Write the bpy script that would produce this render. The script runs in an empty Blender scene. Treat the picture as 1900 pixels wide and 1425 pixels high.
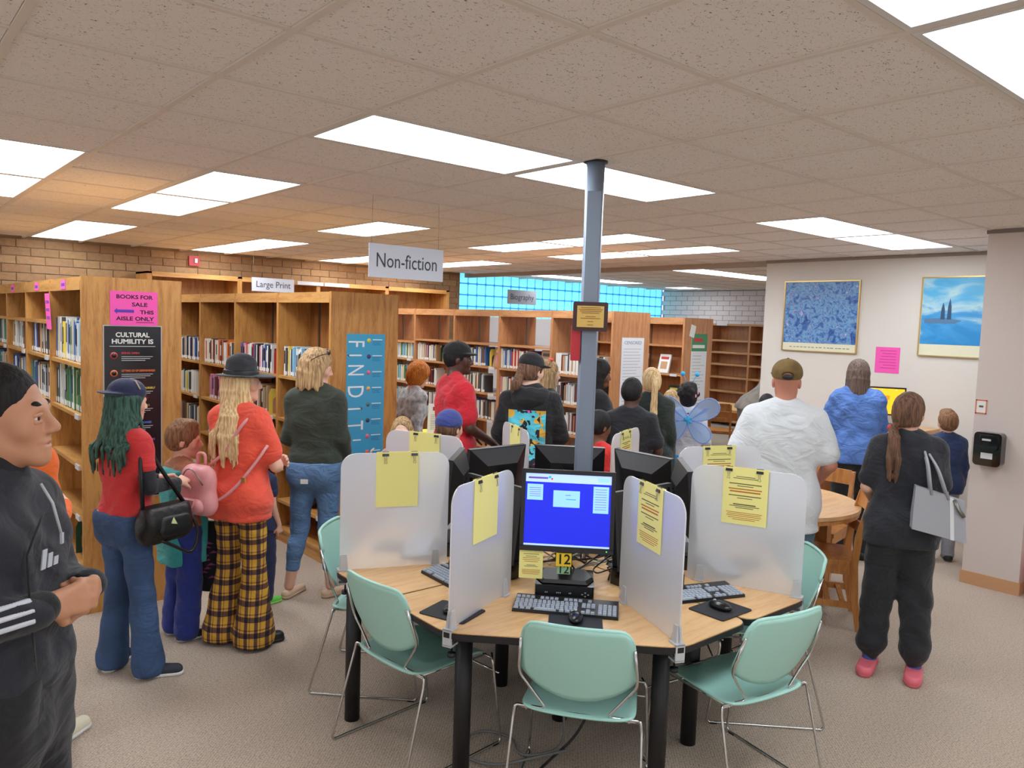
import bpy, math, random
import numpy as np
from mathutils import Matrix, Vector
R_=random.Random(7)
sc=bpy.context.scene
COL=sc.collection
# ---------------- camera, light, exposure ----------------
CAMZ=1.92; CEIL=2.754; STEP=.61
cam=bpy.data.cameras.new('camera'); cam.sensor_width=36; cam.lens=27.3; cam.clip_start=.05
co=bpy.data.objects.new('camera',cam); COL.objects.link(co); sc.camera=co
_y,_p,_r=[math.radians(a) for a in (40.53,4.455,1.934)]
_f=Vector((math.sin(_y)*math.cos(_p),math.cos(_y)*math.cos(_p),-math.sin(_p)))
_rt=Vector((math.cos(_y),-math.sin(_y),0)); _u=_rt.cross(_f)
_r2=math.cos(_r)*_rt+math.sin(_r)*_u; _u2=-math.sin(_r)*_rt+math.cos(_r)*_u
co.matrix_world=Matrix(((_r2.x,_u2.x,-_f.x,0),(_r2.y,_u2.y,-_f.y,0),(_r2.z,_u2.z,-_f.z,CAMZ),(0,0,0,1)))
w=bpy.data.worlds.new('world'); sc.world=w; w.use_nodes=True
w.node_tree.nodes['Background'].inputs[0].default_value=(.95,.93,.92,1)
w.node_tree.nodes['Background'].inputs[1].default_value=1.0
sc.view_settings.view_transform='Standard'; sc.view_settings.look='None'; sc.view_settings.gamma=1
sc.view_settings.exposure=0.0
LAMP=10.5
# ---------------- materials ----------------
def lin(c):
    return tuple(((v/255)/12.92 if v/255<=.04045 else (((v/255)+.055)/1.055)**2.4) for v in c)+(1,)
def mat(name,c,rough=.6,metal=0,bump=0,bs=200,var=0,vs=8,emit=0,spec=.5,trans=0,stretch=(1,1,1),sheen=0,coat=0):
    m=bpy.data.materials.new(name); m.use_nodes=True; nt=m.node_tree; b=nt.nodes['Principled BSDF']
    b.inputs['Base Color'].default_value=lin(c); b.inputs['Roughness'].default_value=rough; b.inputs['Metallic'].default_value=metal
    b.inputs['Specular IOR Level'].default_value=spec; b.inputs['Transmission Weight'].default_value=trans
    b.inputs['Sheen Weight'].default_value=sheen; b.inputs['Coat Weight'].default_value=coat
    if emit: b.inputs['Emission Color'].default_value=lin(c); b.inputs['Emission Strength'].default_value=emit
    if bump or var:
        tc=nt.nodes.new('ShaderNodeTexCoord'); mp=nt.nodes.new('ShaderNodeMapping'); nt.links.new(tc.outputs['Object'],mp.inputs[0]); mp.inputs['Scale'].default_value=stretch
        if bump:
            n=nt.nodes.new('ShaderNodeTexNoise'); n.inputs['Scale'].default_value=bs; n.inputs['Detail'].default_value=3
            nt.links.new(mp.outputs[0],n.inputs['Vector']); bp=nt.nodes.new('ShaderNodeBump'); bp.inputs['Strength'].default_value=bump; bp.inputs['Distance'].default_value=.01
            nt.links.new(n.outputs['Fac'],bp.inputs['Height']); nt.links.new(bp.outputs[0],b.inputs['Normal'])
        if var:
            n=nt.nodes.new('ShaderNodeTexNoise'); n.inputs['Scale'].default_value=vs; n.inputs['Detail'].default_value=4
            nt.links.new(mp.outputs[0],n.inputs['Vector']); cr=nt.nodes.new('ShaderNodeValToRGB')
            a=[max(0,v*(1-var)) for v in lin(c)[:3]]+[1]; d=[min(1,v*(1+var)) for v in lin(c)[:3]]+[1]
            cr.color_ramp.elements[0].position=.3; cr.color_ramp.elements[1].position=.7
            cr.color_ramp.elements[0].color=a; cr.color_ramp.elements[1].color=d
            nt.links.new(n.outputs['Fac'],cr.inputs[0]); nt.links.new(cr.outputs[0],b.inputs['Base Color'])
    return m
def N(m,t,**k):
    n=m.node_tree.nodes.new(t)
    for a,v in k.items():
        if hasattr(n,a): setattr(n,a,v)
        else: n.inputs[a.replace('_',' ')].default_value=v
    return n
def L(m,a,b): m.node_tree.links.new(a,b)
def ramp(m,src,stops):
    cr=N(m,'ShaderNodeValToRGB'); e=cr.color_ramp.elements
    while len(e)<len(stops): e.new(.5)
    for x,(p,c) in zip(e,stops): x.position=p; x.color=lin(c)
    L(m,src,cr.inputs[0]); return cr.outputs[0]
def wood(name,c1,c2,rough=.4,axis='z',scale=1.,mat_coat=.0):
    m=mat(name,c1,rough,coat=mat_coat); b=m.node_tree.nodes['Principled BSDF']
    tc=N(m,'ShaderNodeTexCoord'); mp=N(m,'ShaderNodeMapping'); L(m,tc.outputs['Object'],mp.inputs[0])
    s={'z':(9,9,1.1),'y':(9,1.1,9),'x':(1.1,9,9)}[axis]; mp.inputs['Scale'].default_value=[v*scale for v in s]
    n=N(m,'ShaderNodeTexNoise',Scale=3.0,Detail=6,Roughness=.6,Distortion=.6); L(m,mp.outputs[0],n.inputs['Vector'])
    n2=N(m,'ShaderNodeTexNoise',Scale=22.0,Detail=3); L(m,mp.outputs[0],n2.inputs['Vector'])
    mx=N(m,'ShaderNodeMath',operation='MULTIPLY_ADD'); L(m,n2.outputs['Fac'],mx.inputs[0]); mx.inputs[1].default_value=.35; L(m,n.outputs['Fac'],mx.inputs[2])
    L(m,ramp(m,mx.outputs[0],[(.5,c2),(.75,c1)]),b.inputs['Base Color'])
    bp=N(m,'ShaderNodeBump',Strength=.08,Distance=.002); L(m,n2.outputs['Fac'],bp.inputs['Height']); L(m,bp.outputs[0],b.inputs['Normal'])
    return m
M={}
M['oak']=wood('oak',(200,146,80),(170,113,56)); M['oak_y']=wood('oak_rail',(203,152,86),(180,124,64),axis='y'); M['oak_x']=wood('oak_cross',(203,152,86),(180,124,64),axis='x')
M['oak_dark']=wood('oak_back',(160,104,52),(128,78,36))
M['oak2']=wood('oak_pink',(196,138,92),(170,112,70)); M['oak2y']=wood('oak_pink_rail',(200,146,98),(176,120,76),axis='y')
M['lam']=wood('maple_laminate',(222,180,128),(204,156,104),rough=.35,axis='x',scale=.8)
M['chairwood']=wood('chair_oak',(196,134,72),(168,106,52),rough=.35)
M['chrome']=mat('chrome',(205,205,205),.18,1); M['steel']=mat('steel_strip',(140,138,134),.4,1)
M['black']=mat('black_plastic',(24,24,27),.38); M['blackmet']=mat('black_metal',(22,22,26),.45); M['dark']=mat('dark_rubber',(34,35,42),.7)
M['green_pl']=mat('green_plastic',(166,214,202),.36,bump=.03,bs=900)
M['frame_w']=mat('light_metal',(190,190,190),.35,.8); M['white']=mat('white_paint',(222,220,218),.6); M['whitepl']=mat('white_plastic',(214,214,216),.3)
M['paper']=mat('white_paper',(226,226,222),.8); M['yellow']=mat('yellow_paper',(242,234,150),.8); M['pink']=mat('pink_paper',(245,92,180),.8)
M['ink']=mat('black_ink',(34,26,34),.8); M['inkg']=mat('grey_ink',(96,92,66),.8); M['inkr']=mat('red_ink',(190,110,50),.8); M['purple']=mat('purple_ink',(96,60,170),.8)
M['keys']=mat('grey_keys',(168,178,192),.5); M['silver']=mat('silver_plastic',(186,188,192),.35)
# ---------------- mesh helpers ----------------
class MB:
    def __init__(s): s.v=[]; s.f=[]; s.mi=[]; s.sm=[]
    def add(s,vs,fs,mi=0,sm=False):
        o=len(s.v); s.v+= [tuple(v) for v in vs]; s.f+=[tuple(i+o for i in f) for f in fs]; s.mi+=[mi]*len(fs); s.sm+=[sm]*len(fs); return s
    def box(s,x0,x1,y0,y1,z0,z1,mi=0,T=None):
        vs=[(x,y,z) for x in (x0,x1) for y in (y0,y1) for z in (z0,z1)]
        if T: vs=[T(Vector(v)) for v in vs]
        return s.add(vs,[(0,1,3,2),(4,6,7,5),(0,4,5,1),(2,3,7,6),(0,2,6,4),(1,5,7,3)],mi)
    def rbox(s,x0,x1,y0,y1,z0,z1,r,mi=0,T=None,axis=2,n=4):
        # box with rounded vertical (axis) corners
        a,b=[i for i in range(3) if i!=axis]; lo=(x0,y0,z0); hi=(x1,y1,z1); pts=[]
        for (cx,cy,a0) in ((hi[a]-r,hi[b]-r,0),(lo[a]+r,hi[b]-r,90),(lo[a]+r,lo[b]+r,180),(hi[a]-r,lo[b]+r,270)):
            for i in range(n+1):
                t=math.radians(a0+90*i/n); pts.append((cx+r*math.cos(t),cy+r*math.sin(t)))
        def mk(p,c):
            v=[0,0,0]; v[a],v[b]=p; v[axis]=c; return T(Vector(v)) if T else tuple(v)
        return s.prism([mk(p,lo[axis]) for p in pts],[mk(p,hi[axis]) for p in pts],mi)
    def prism(s,A,B,mi=0,sm=False):
        n=len(A); return s.add(list(A)+list(B),[tuple(range(n))[::-1],tuple(range(n,2*n))]+[(i,(i+1)%n,n+(i+1)%n,n+i) for i in range(n)],mi,sm)
    def tube(s,pts,r,n=8,mi=0,sm=True,rr=None):
        pts=[Vector(p) for p in pts]; rings=[]; up=None
        for i,p in enumerate(pts):
            d=((pts[min(i+1,len(pts)-1)]-pts[max(i-1,0)])).normalized()
            if up is None: up=d.orthogonal().normalized()
            up=(up-d*up.dot(d)).normalized(); sd=d.cross(up); q=rr[i] if rr else r
            rings.append([p+(up*math.cos(2*math.pi*j/n)+sd*math.sin(2*math.pi*j/n))*q for j in range(n)])
        o=[v for g in rings for v in g]; fs=[]
        for i in range(len(pts)-1):
            for j in range(n): fs.append((i*n+j,i*n+(j+1)%n,(i+1)*n+(j+1)%n,(i+1)*n+j))
        fs+= [tuple(range(n))[::-1],tuple((len(pts)-1)*n+j for j in range(n))]
        return s.add(o,fs,mi,sm)
    def build(s,name,mats,parent=None,loc=None,rz=0):
        me=bpy.data.meshes.new(name); me.from_pydata(s.v,[],s.f); me.polygons.foreach_set('material_index',s.mi); me.polygons.foreach_set('use_smooth',s.sm)
        for m in (mats if isinstance(mats,(list,tuple)) else [mats]): me.materials.append(m)
        me.update(); return link(name,me,parent,loc,rz)
def link(name,me,parent=None,loc=None,rz=0):
    o=bpy.data.objects.new(name,me); COL.objects.link(o)
    if parent: o.parent=parent
    if loc is not None: o.location=loc
    if rz: o.rotation_euler=(0,0,rz)
    return o
def tag(o,label=None,cat=None,group=None,kind=None):
    if label: o['label']=label
    if cat: o['category']=cat
    if group: o['group']=group
    if kind: o['kind']=kind
    return o
def thing(name,label,cat,loc=(0,0,0),rz=0,group=None):
    o=link(name,None,None,loc,rz); o.empty_display_size=.1; return tag(o,label,cat,group)
def box(name,b,m,parent=None,loc=None): return MB().box(*b).build(name,m,parent,loc)
def dup(root,loc,rz,label=None,group=None):
    r=root.copy(); COL.objects.link(r); r.location=loc; r.rotation_euler=(0,0,rz)
    if label: r['label']=label
    if group: r['group']=group
    for ch in list(root.children):
        c=ch.copy(); COL.objects.link(c); c.parent=r
        for g in list(ch.children):
            d=g.copy(); COL.objects.link(d); d.parent=c
    return r
def arc(pts,r,n=5):
    # round the corners of a polyline
    P=[Vector(p) for p in pts]; out=[P[0]]
    for i in range(1,len(P)-1):
        a=(P[i-1]-P[i]); b=(P[i+1]-P[i]); q=min(r,a.length*.45,b.length*.45); A=P[i]+a.normalized()*q; B=P[i]+b.normalized()*q
        for j in range(n+1):
            t=j/n; out.append(A*(1-t)**2+P[i]*2*t*(1-t)+B*t*t)
    out.append(P[-1]); return out
def text(name,s,size,m,parent,M4,align='CENTER',sx=1,bold=0,maxw=None):
    cu=bpy.data.curves.new('t','FONT'); cu.body=s; cu.size=size; cu.align_x=align; cu.align_y='CENTER'; cu.extrude=.0004; cu.offset=bold; cu.resolution_u=3; cu.space_line=1.05
    o=bpy.data.objects.new('t',cu); COL.objects.link(o); dg=bpy.context.evaluated_depsgraph_get(); dg.update()
    me=bpy.data.meshes.new_from_object(o.evaluated_get(dg)); COL.objects.unlink(o); bpy.data.objects.remove(o)
    if maxw and len(me.vertices):
        xs=[v.co.x for v in me.vertices]; wd=max(xs)-min(xs)
        sx=maxw/wd
    me.transform(Matrix.Diagonal((sx,1,1,1))); me.transform(M4); me.materials.clear(); me.materials.append(m)
    return link(name,me,parent)
def plane_m(o,xd,yd):
    # matrix placing text plane: origin o, x dir xd, y dir yd
    x=Vector(xd).normalized(); y=Vector(yd).normalized(); z=x.cross(y)
    return Matrix(((x.x,y.x,z.x,o[0]),(x.y,y.y,z.y,o[1]),(x.z,y.z,z.z,o[2]),(0,0,0,1)))
# ---------------- smooth solid modelling (signed distance, surface nets) ----------------
def snet(d,lo,h):
    s=d<0; nx,ny,nz=d.shape; c=np.zeros((nx-1,ny-1,nz-1),np.uint8)
    cr=[(i,j,k) for i in (0,1) for j in (0,1) for k in (0,1)]
    for i,j,k in cr: c+=s[i:nx-1+i,j:ny-1+j,k:nz-1+k]
    act=(c>0)&(c<8); I,J,K=np.nonzero(act); n=len(I)
    acc=np.zeros((n,3),np.float32); cnt=np.zeros(n,np.float32); val=[d[I+i,J+j,K+k] for i,j,k in cr]
    for a in range(8):
        for b in range(a+1,8):
            df=[cr[b][q]-cr[a][q] for q in range(3)]
            if sum(map(abs,df))!=1: continue
            va,vb=val[a],val[b]; m=(va<0)!=(vb<0); t=np.where(m,va/np.where(m,va-vb,1),0)
            for q in range(3): acc[:,q]+=m*(cr[a][q]+t*df[q])
            cnt+=m
    v=acc/cnt[:,None]+np.stack([I,J,K],-1); v=v*h+lo
    ids=np.full(c.shape,-1,np.int32); ids[I,J,K]=np.arange(n); F=[]
    for ax in range(3):
        sa=np.moveaxis(s,ax,0); ia=np.moveaxis(ids,ax,0)
        p=sa[:-1,1:-1,1:-1]; q=sa[1:,1:-1,1:-1]; e=p!=q; a,b,cc=np.nonzero(e); ins=p[a,b,cc]; b=b+1; cc=cc+1
        f=np.stack([ia[a,b-1,cc-1],ia[a,b,cc-1],ia[a,b,cc],ia[a,b-1,cc]],-1)
        flip=~ins if ax!=1 else ins
        f[flip]=f[flip][:,::-1]; F.append(f)
    return v,np.concatenate(F)
class Sdf:
    def __init__(s,h=.008): s.h=h; s.P=[]
    def cap(s,a,b,ra,rb=None,k=.02,S=(1,1,1),F=None,neg=False):
        s.P.append((np.array(a,float),np.array(b,float),ra,ra if rb is None else rb,k,np.array(S,float),F,neg)); return s
    def ell(s,c,r,k=.02,F=None,neg=False):
        m=min(r); return s.cap(c,c,m,m,k,(r[0]/m,r[1]/m,r[2]/m),F,neg)
    def path(s,pts,r0,r1,k=.01,S=(1,1,1),F=None):
        n=len(pts)-1
        for i in range(n): s.cap(pts[i],pts[i+1],r0+(r1-r0)*i/n,r0+(r1-r0)*(i+1)/n,k,S,F)
        return s
    def mesh(s,name,m,parent,cut=None,scale=1.,subname=None):
        B=[]
        for a,b,ra,rb,k,S,F,neg in s.P:
            r=max(ra,rb)*S; lo=np.minimum(a,b)-r; hi=np.maximum(a,b)+r
            c=np.array([[x,y,z] for x in (lo[0],hi[0]) for y in (lo[1],hi[1]) for z in (lo[2],hi[2])])
            if F is not None: c=c@F[0].T+F[1]
            B.append((c.min(0),c.max(0)))
        pos=[b for b,p in zip(B,s.P) if not p[7]]
        h=s.h; lo=np.min([b[0] for b in pos],0)-4*h; hi=np.max([b[1] for b in pos],0)+4*h
        n=np.ceil((hi-lo)/h).astype(int)+1; d=np.full(n,.2,np.float32)
        X,Y,Z=[(lo[i]+np.arange(n[i])*h).astype(np.float32) for i in range(3)]
        for (a,b,ra,rb,k,S,F,neg),(bl,bh) in zip(s.P,B):
            mg=k+4*h; i0=np.maximum(0,np.floor((bl-mg-lo)/h).astype(int)); i1=np.minimum(n,np.ceil((bh+mg-lo)/h).astype(int)+1)
            if (i1<=i0).any(): continue
            x=X[i0[0]:i1[0],None,None]; y=Y[None,i0[1]:i1[1],None]; z=Z[None,None,i0[2]:i1[2]]
            if F is not None:
                x,y,z=x-F[1][0],y-F[1][1],z-F[1][2]; R=F[0]
                x,y,z=[x*R[0,q]+y*R[1,q]+z*R[2,q] for q in range(3)]
            x,y,z=x/S[0],y/S[1],z/S[2]; A=a/S; Bv=b/S; ba=Bv-A; L2=float(ba@ba)
            x,y,z=x-A[0],y-A[1],z-A[2]
            if L2>1e-10:
                t=np.clip((x*ba[0]+y*ba[1]+z*ba[2])/L2,0,1); dd=np.sqrt((x-t*ba[0])**2+(y-t*ba[1])**2+(z-t*ba[2])**2)-(ra+(rb-ra)*t)
            else: dd=np.sqrt(x*x+y*y+z*z)-ra
            q=dd*min(S) if max(S)==min(S) else dd*(min(S)*.5+.5*min(max(S),1.6*min(S)))*.8
            sl=tuple(slice(i0[j],i1[j]) for j in range(3)); o=d[sl]
            if neg:
                q=-q; hh=np.maximum(k-np.abs(o-q),0)/k; d[sl]=np.maximum(o,q)+hh*hh*k*.25
            else:
                hh=np.maximum(k-np.abs(o-q),0)/k; d[sl]=np.minimum(o,q)-hh*hh*k*.25
        if cut is not None: d=cut(X[:,None,None],Y[None,:,None],Z[None,None,:],d).astype(np.float32)
        d[0]=d[-1]=.1; d[:,0]=d[:,-1]=.1; d[:,:,0]=d[:,:,-1]=.1
        v,f=snet(d,lo,h); v=v*scale
        me=bpy.data.meshes.new(name); me.vertices.add(len(v)); me.vertices.foreach_set('co',v.astype(np.float32).ravel())
        me.loops.add(4*len(f)); me.loops.foreach_set('vertex_index',f.astype(np.int32).ravel()); me.polygons.add(len(f))
        me.polygons.foreach_set('loop_start',np.arange(0,4*len(f),4,dtype=np.int32)); me.polygons.foreach_set('use_smooth',np.ones(len(f),bool))
        me.update(calc_edges=True)
        for q in (m if isinstance(m,(list,tuple)) else [m]): me.materials.append(q)
        return link(name,me,parent)
# ---------------- the room ----------------
X0,Y0=1.657*STEP,3.641*STEP
def gx(b): return X0+b*STEP
def gy(a): return Y0+a*STEP
BACKY=11.07; FARX=13.82; HEADX=gx(12)
# carpet
m=mat('carpet',(168,150,132),.95,sheen=.3); b=m.node_tree.nodes['Principled BSDF']
tc=N(m,'ShaderNodeTexCoord'); mp=N(m,'ShaderNodeMapping'); L(m,tc.outputs['Object'],mp.inputs[0]); mp.inputs['Rotation'].default_value=(0,0,.78)
wv=N(m,'ShaderNodeTexWave',Scale=26.0,Distortion=5.0,Detail=2.0,Detail_Scale=6.0); L(m,mp.outputs[0],wv.inputs['Vector'])
ns=N(m,'ShaderNodeTexNoise',Scale=110.0,Detail=2); L(m,tc.outputs['Object'],ns.inputs['Vector'])
mx=N(m,'ShaderNodeMath',operation='MULTIPLY_ADD'); L(m,ns.outputs['Fac'],mx.inputs[0]); mx.inputs[1].default_value=1.3
m2=N(m,'ShaderNodeMath',operation='MULTIPLY'); L(m,wv.outputs['Fac'],m2.inputs[0]); m2.inputs[1].default_value=.3; L(m,m2.outputs[0],mx.inputs[2])
L(m,ramp(m,mx.outputs[0],[(.45,(136,119,101)),(1.,(194,175,156))]),b.inputs['Base Color'])
bp=N(m,'ShaderNodeBump',Strength=.5,Distance=.008); L(m,mx.outputs[0],bp.inputs['Height']); L(m,bp.outputs[0],b.inputs['Normal']); M['carpet']=m
tag(box('floor',(-5,14.2,-5,11.3,-.1,0),M['carpet']),kind='structure')
# ceiling: slab above, recessed tiles, tee bars
m=mat('ceiling_tile',(196,184,176),.9); b=m.node_tree.nodes['Principled BSDF']
tc=N(m,'ShaderNodeTexCoord'); oi=N(m,'ShaderNodeObjectInfo'); av=N(m,'ShaderNodeVectorMath',operation='ADD'); L(m,tc.outputs['Object'],av.inputs[0]); L(m,oi.outputs['Location'],av.inputs[1])
mp=N(m,'ShaderNodeMapping'); L(m,av.outputs[0],mp.inputs[0]); mp.inputs['Scale'].default_value=(62,100,1); mp.inputs['Rotation'].default_value=(0,0,.5)
ns=N(m,'ShaderNodeTexNoise',Scale=1.0,Detail=2.5,Roughness=.6,Distortion=1.6); L(m,mp.outputs[0],ns.inputs['Vector'])
n3=N(m,'ShaderNodeTexNoise',Scale=300.0,Detail=2); L(m,av.outputs[0],n3.inputs['Vector'])
fis=ramp(m,ns.outputs['Fac'],[(.325,(104,88,78)),(.375,(232,226,221))])
vm=N(m,'ShaderNodeMix',data_type='RGBA',blend_type='MULTIPLY'); vm.inputs[0].default_value=.35; L(m,fis,vm.inputs[6]); L(m,n3.outputs['Fac'],vm.inputs[7])
vb=N(m,'ShaderNodeMix',data_type='RGBA',blend_type='MULTIPLY'); vb.inputs[0].default_value=1.; L(m,vm.outputs[2],vb.inputs[6]); vb.inputs[7].default_value=(1.3,1.3,1.3,1); L(m,vb.outputs[2],b.inputs['Base Color'])
bp=N(m,'ShaderNodeBump',Strength=.5,Distance=.004); L(m,fis,bp.inputs['Height']); L(m,bp.outputs[0],b.inputs['Normal']); M['tile']=m
M['tee']=mat('tee_bar_paint',(226,216,206),.6)
M['diff']=mat('lit_diffuser',(240,248,255),.5,emit=LAMP)
ceil=tag(box('ceiling',(-5,14.2,-5,11.3,CEIL+.06,CEIL+.12),M['white']),kind='structure')
# fixtures: (b0,b1,a0,a1) each two by four feet
FX=[(1,3,1,2),(3,5,1,2),(1,2,4,6),(1,2,6,8),(-1,0,4,6),(-1,0,6,8),(1,2,10,12),(1,2,12,14),(4,5,6,8),(4,5,10,12),(4,5,12,14),(7,8,10,12),(7,8,12,14),(7,8,4,6),(7,8,6,8),
 (9,10,4,6),(9,10,6,8),(9,10,10,12),(9,10,12,14),(7,9,1,2),(9,11,1,2),(0,2,-3,-2),(2,4,-3,-2),(13,15,7,8),(15,17,7,8),(13,15,12,13),(15,17,12,13),(19,20,12,13),
 (6,8,-3,-2),(-6,-4,1,2),(-6,-4,-3,-2),(-4,-2,-7,-6),(2,4,-7,-6),(14,16,2,3),(-3,-2,10,12)]  # this row: unseen panels added to brighten the near people and the sides
lt={}
def lamp_label(i):
    return {0:'lit ceiling panel whose end meets the one crossed by the grey post',1:'lit ceiling panel crossed by the top of the grey steel post',
 19:'lit ceiling panel above the blue flower picture, farther half of its pair',20:'lit ceiling panel above the two framed pictures, half nearer the pillar',21:'lit ceiling panel in the top corner of the photo, cut off by its edge',22:'big lit ceiling panel nearest the camera above the pillar side'}.get(i)
def row_label(b0,b1,a0,a1):
    ordn={-6:'first',-4:'second',-3:'third',-1:'outermost',1:'second',4:'third',7:'fourth',9:'fifth',13:'alcove',15:'far alcove',19:'last alcove'}
    return 'lit ceiling panel in the %s lamp row, %s'%(ordn.get(b0,'near'),{4:'nearer half of the middle pair',6:'farther half of the middle pair',10:'nearer half of its brick-wall pair',12:'half closest to the brick wall',7:'panel over the study chairs',2:'hidden panel'}.get(a0,'panel %s'%('over the table side' if a0>0 else 'added behind the camera')))
cells=set()
for i,(b0,b1,a0,a1) in enumerate(FX):
    for q in range(b0,b1):
        for p in range(a0,a1): cells.add((q,p))
    x0,x1,y0,y1=gx(b0)+.014,gx(b1)-.014,gy(a0)+.014,gy(a1)-.014; cx,cy=(x0+x1)/2,(y0+y1)/2; hx,hy=(x1-x0)/2,(y1-y0)/2
    key=(round(hx,2),round(hy,2)); lb=lamp_label(i) or row_label(b0,b1,a0,a1)
    if i in (4,5): lb='lit ceiling panel cut by the photo edge above the bookcase end, %s one'%('nearer' if i==4 else 'farther')
    if i>=28: lb='added lit ceiling panel out of view, number %s from the camera'%(['one','two','three','four','five','six','seven'][i-28])
    if key not in lt:
        t=thing('ceiling_light',lb,'ceiling light',(cx,cy,CEIL),group='recessed ceiling lights')
        f=.022; fb=MB()
        fb.box(-hx,hx,-hy,-hy+f,-.004,.03).box(-hx,hx,hy-f,hy,-.004,.03).box(-hx,-hx+f,-hy+f,hy-f,-.004,.03).box(hx-f,hx,-hy+f,hy-f,-.004,.03)
        fb.build('frame',M['white'],t); box('diffuser',(-hx+f,hx-f,-hy+f,hy-f,.006,.012),M['diff'],t); lt[key]=t
    else: dup(lt[key],(cx,cy,CEIL),0,lb)
# tiles
th=MB(); r=.2905; th.add([(-r,-r,.003),(r,-r,.003),(r,r,.003),(-r,r,.003),(-r-.003,-r-.003,.010),(r+.003,-r-.003,.010),(r+.003,r+.003,.010),(-r-.003,r+.003,.010)],[(3,2,1,0),(0,1,5,4),(1,2,6,5),(2,3,7,6),(3,0,4,7),(4,5,6,7)])
tm=bpy.data.meshes.new('ceiling_tile'); tm.from_pydata(th.v,[],th.f); tm.materials.append(M['tile'])
tl=[]
for bq in range(-9,21):
    for ap in range(-11,14):
        if (bq,ap) in cells: continue
        cx,cy=gx(bq+.5),gy(ap+.5)
        if cx>FARX or cx<-4.9 or cy<-4.9: continue
        d=Vector((cx,cy,CEIL-CAMZ)); z=d.dot(_f); inview= z>.3 and abs(d.dot(_rt)/z)<.80 and d.dot(_u)/z<.66
        tl.append((0 if inview else 1,d.length,cx,cy))
tl.sort(); restb=MB()
for i,(v,_,cx,cy) in enumerate(tl):
    if i<298 and not v: link('ceiling_tile',tm,ceil,(cx,cy,CEIL))
    else: restb.add([(x+cx,y+cy,z+CEIL) for x,y,z in th.v],th.f)
tag(restb.build('ceiling_tiles',M['tile'],ceil),kind='stuff')
T=.0125
for bq in range(-9,21):
    x=gx(bq)
    if -4.9<x<FARX:
        mb=MB(); y0_=None
        for ap in range(-14,15):
            c=(bq-1,ap) in cells and (bq,ap) in cells and any(f[0]<bq<f[1] and f[2]<=ap<f[3] for f in FX)
            if not c and y0_ is None: y0_=max(gy(ap),-4.9)
            if (c or ap==14) and y0_ is not None:
                y1_=min(gy(ap) if c else gy(15),BACKY)
                if y1_-y0_>.1: mb.box(x-T,x+T,y0_,y1_,CEIL-.003,CEIL+.024)
                y0_=None
        mb.build('tee_bar',M['tee'],ceil)
for ap in range(-11,15):
    y=gy(ap)
    if -4.9<y<BACKY:
        mb=MB(); 
        x0_=None
        for bq in range(-12,22):
            c=any(f[2]<ap<f[3] and f[0]<=bq<f[1] for f in FX)
            if not c and x0_ is None: x0_=max(gx(bq),-4.9)
            if (c or bq==21) and x0_ is not None:
                x1_=min(gx(bq),FARX)
                if x1_-x0_>.1: mb.box(x0_,x1_,y-T*.9,y+T*.9,CEIL-.0025,CEIL+.024)
                x0_=None
        mb.build('cross_tee',M['tee'],ceil)
# header where the ceiling changes
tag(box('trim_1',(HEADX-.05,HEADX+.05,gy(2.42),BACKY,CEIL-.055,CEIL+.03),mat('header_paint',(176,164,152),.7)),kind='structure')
# left/back brick wall
M['mortar']=mat('mortar',(140,114,86),.95,bump=.3,bs=120)
def brick_mat(name,c,var=.12):
    m=mat(name,c,.85,bump=.35,bs=60,var=var,vs=14); b=m.node_tree.nodes['Principled BSDF']; return m
BR=[brick_mat('brick_a',(164,128,92)),brick_mat('brick_b',(154,118,84)),brick_mat('brick_c',(170,136,98)),brick_mat('brick_d',(158,124,90))]
bw=tag(box('wall_back',(-5,8.18,BACKY,BACKY+.2,0,CEIL+.06),M['mortar']),kind='structure')
def bricks(parent,x0,x1,z1,courses,mk,rest_name,limit,L_=.305,H_=.1016):
    n=0; rest=MB(); base=None
    for c in range(courses):
        zt=z1-c*H_; x=x0-(L_/2 if c%2 else 0)
        while x<x1:
            a,e=max(x,x0),min(x+L_-.01,x1)
            if e-a>.03:
                bx=(a,e,-.012,.01,zt-H_+.01,zt)
                if n<limit and e-a>L_-.012 and c<8:
                    o=mk(n,(a,zt)); n+=1
                else: rest.box(*bx)
            x+=L_
    return rest
bm_=MB().box(0,.295,-.012,.01,-.0916,0); bme=bpy.data.meshes.new('brick'); bme.from_pydata(bm_.v,[],bm_.f); bme.materials.append(BR[0])
def mkb(n,p):
    o=link('brick',bme,bw,(p[0],BACKY,p[1])); o.material_slots[0].link='OBJECT'; o.material_slots[0].material=R_.choice(BR)
    o.location.y-=R_.random()*.003; return o
rs=bricks(bw,-1.5,8.17,CEIL-.02,10,mkb,'bricks',290)
o=rs.build('bricks',BR[1],bw,(0,BACKY,0)); tag(o,kind='stuff')
# back wall beyond: below and around the glass blocks
WZ0,WZ1=2.03,CEIL-.01
tag(box('wall_back_lower',(8.18,FARX,BACKY,BACKY+.2,0,WZ0),mat('painted_wall',(206,198,196),.8)),kind='structure')
M['gb']=mat('lit_glass_block',(122,224,250),.25,emit=.98,bump=.6,bs=9)
M['gbm']=mat('block_joint',(40,140,220),.5,emit=.55)
wn=tag(box('window_1',(8.18,FARX,BACKY+.04,BACKY+.12,WZ0,CEIL+.05),M['gbm']),kind='structure')
gbb=MB().rbox(-.089,.089,-.006,.03,-.089,.089,.02,axis=1,n=2); gme=bpy.data.meshes.new('glass_block'); gme.from_pydata(gbb.v,[],gbb.f); gme.materials.append(M['gb'])
x=8.29
while x<FARX-.05:
    for k in range(4):
        z=WZ0+.07+k*.2
        if z+.09<CEIL+.05 or k<4: link('glass_block',gme,wn,(x,BACKY+.038,min(z,CEIL-.05)))
    x+=.2
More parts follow.
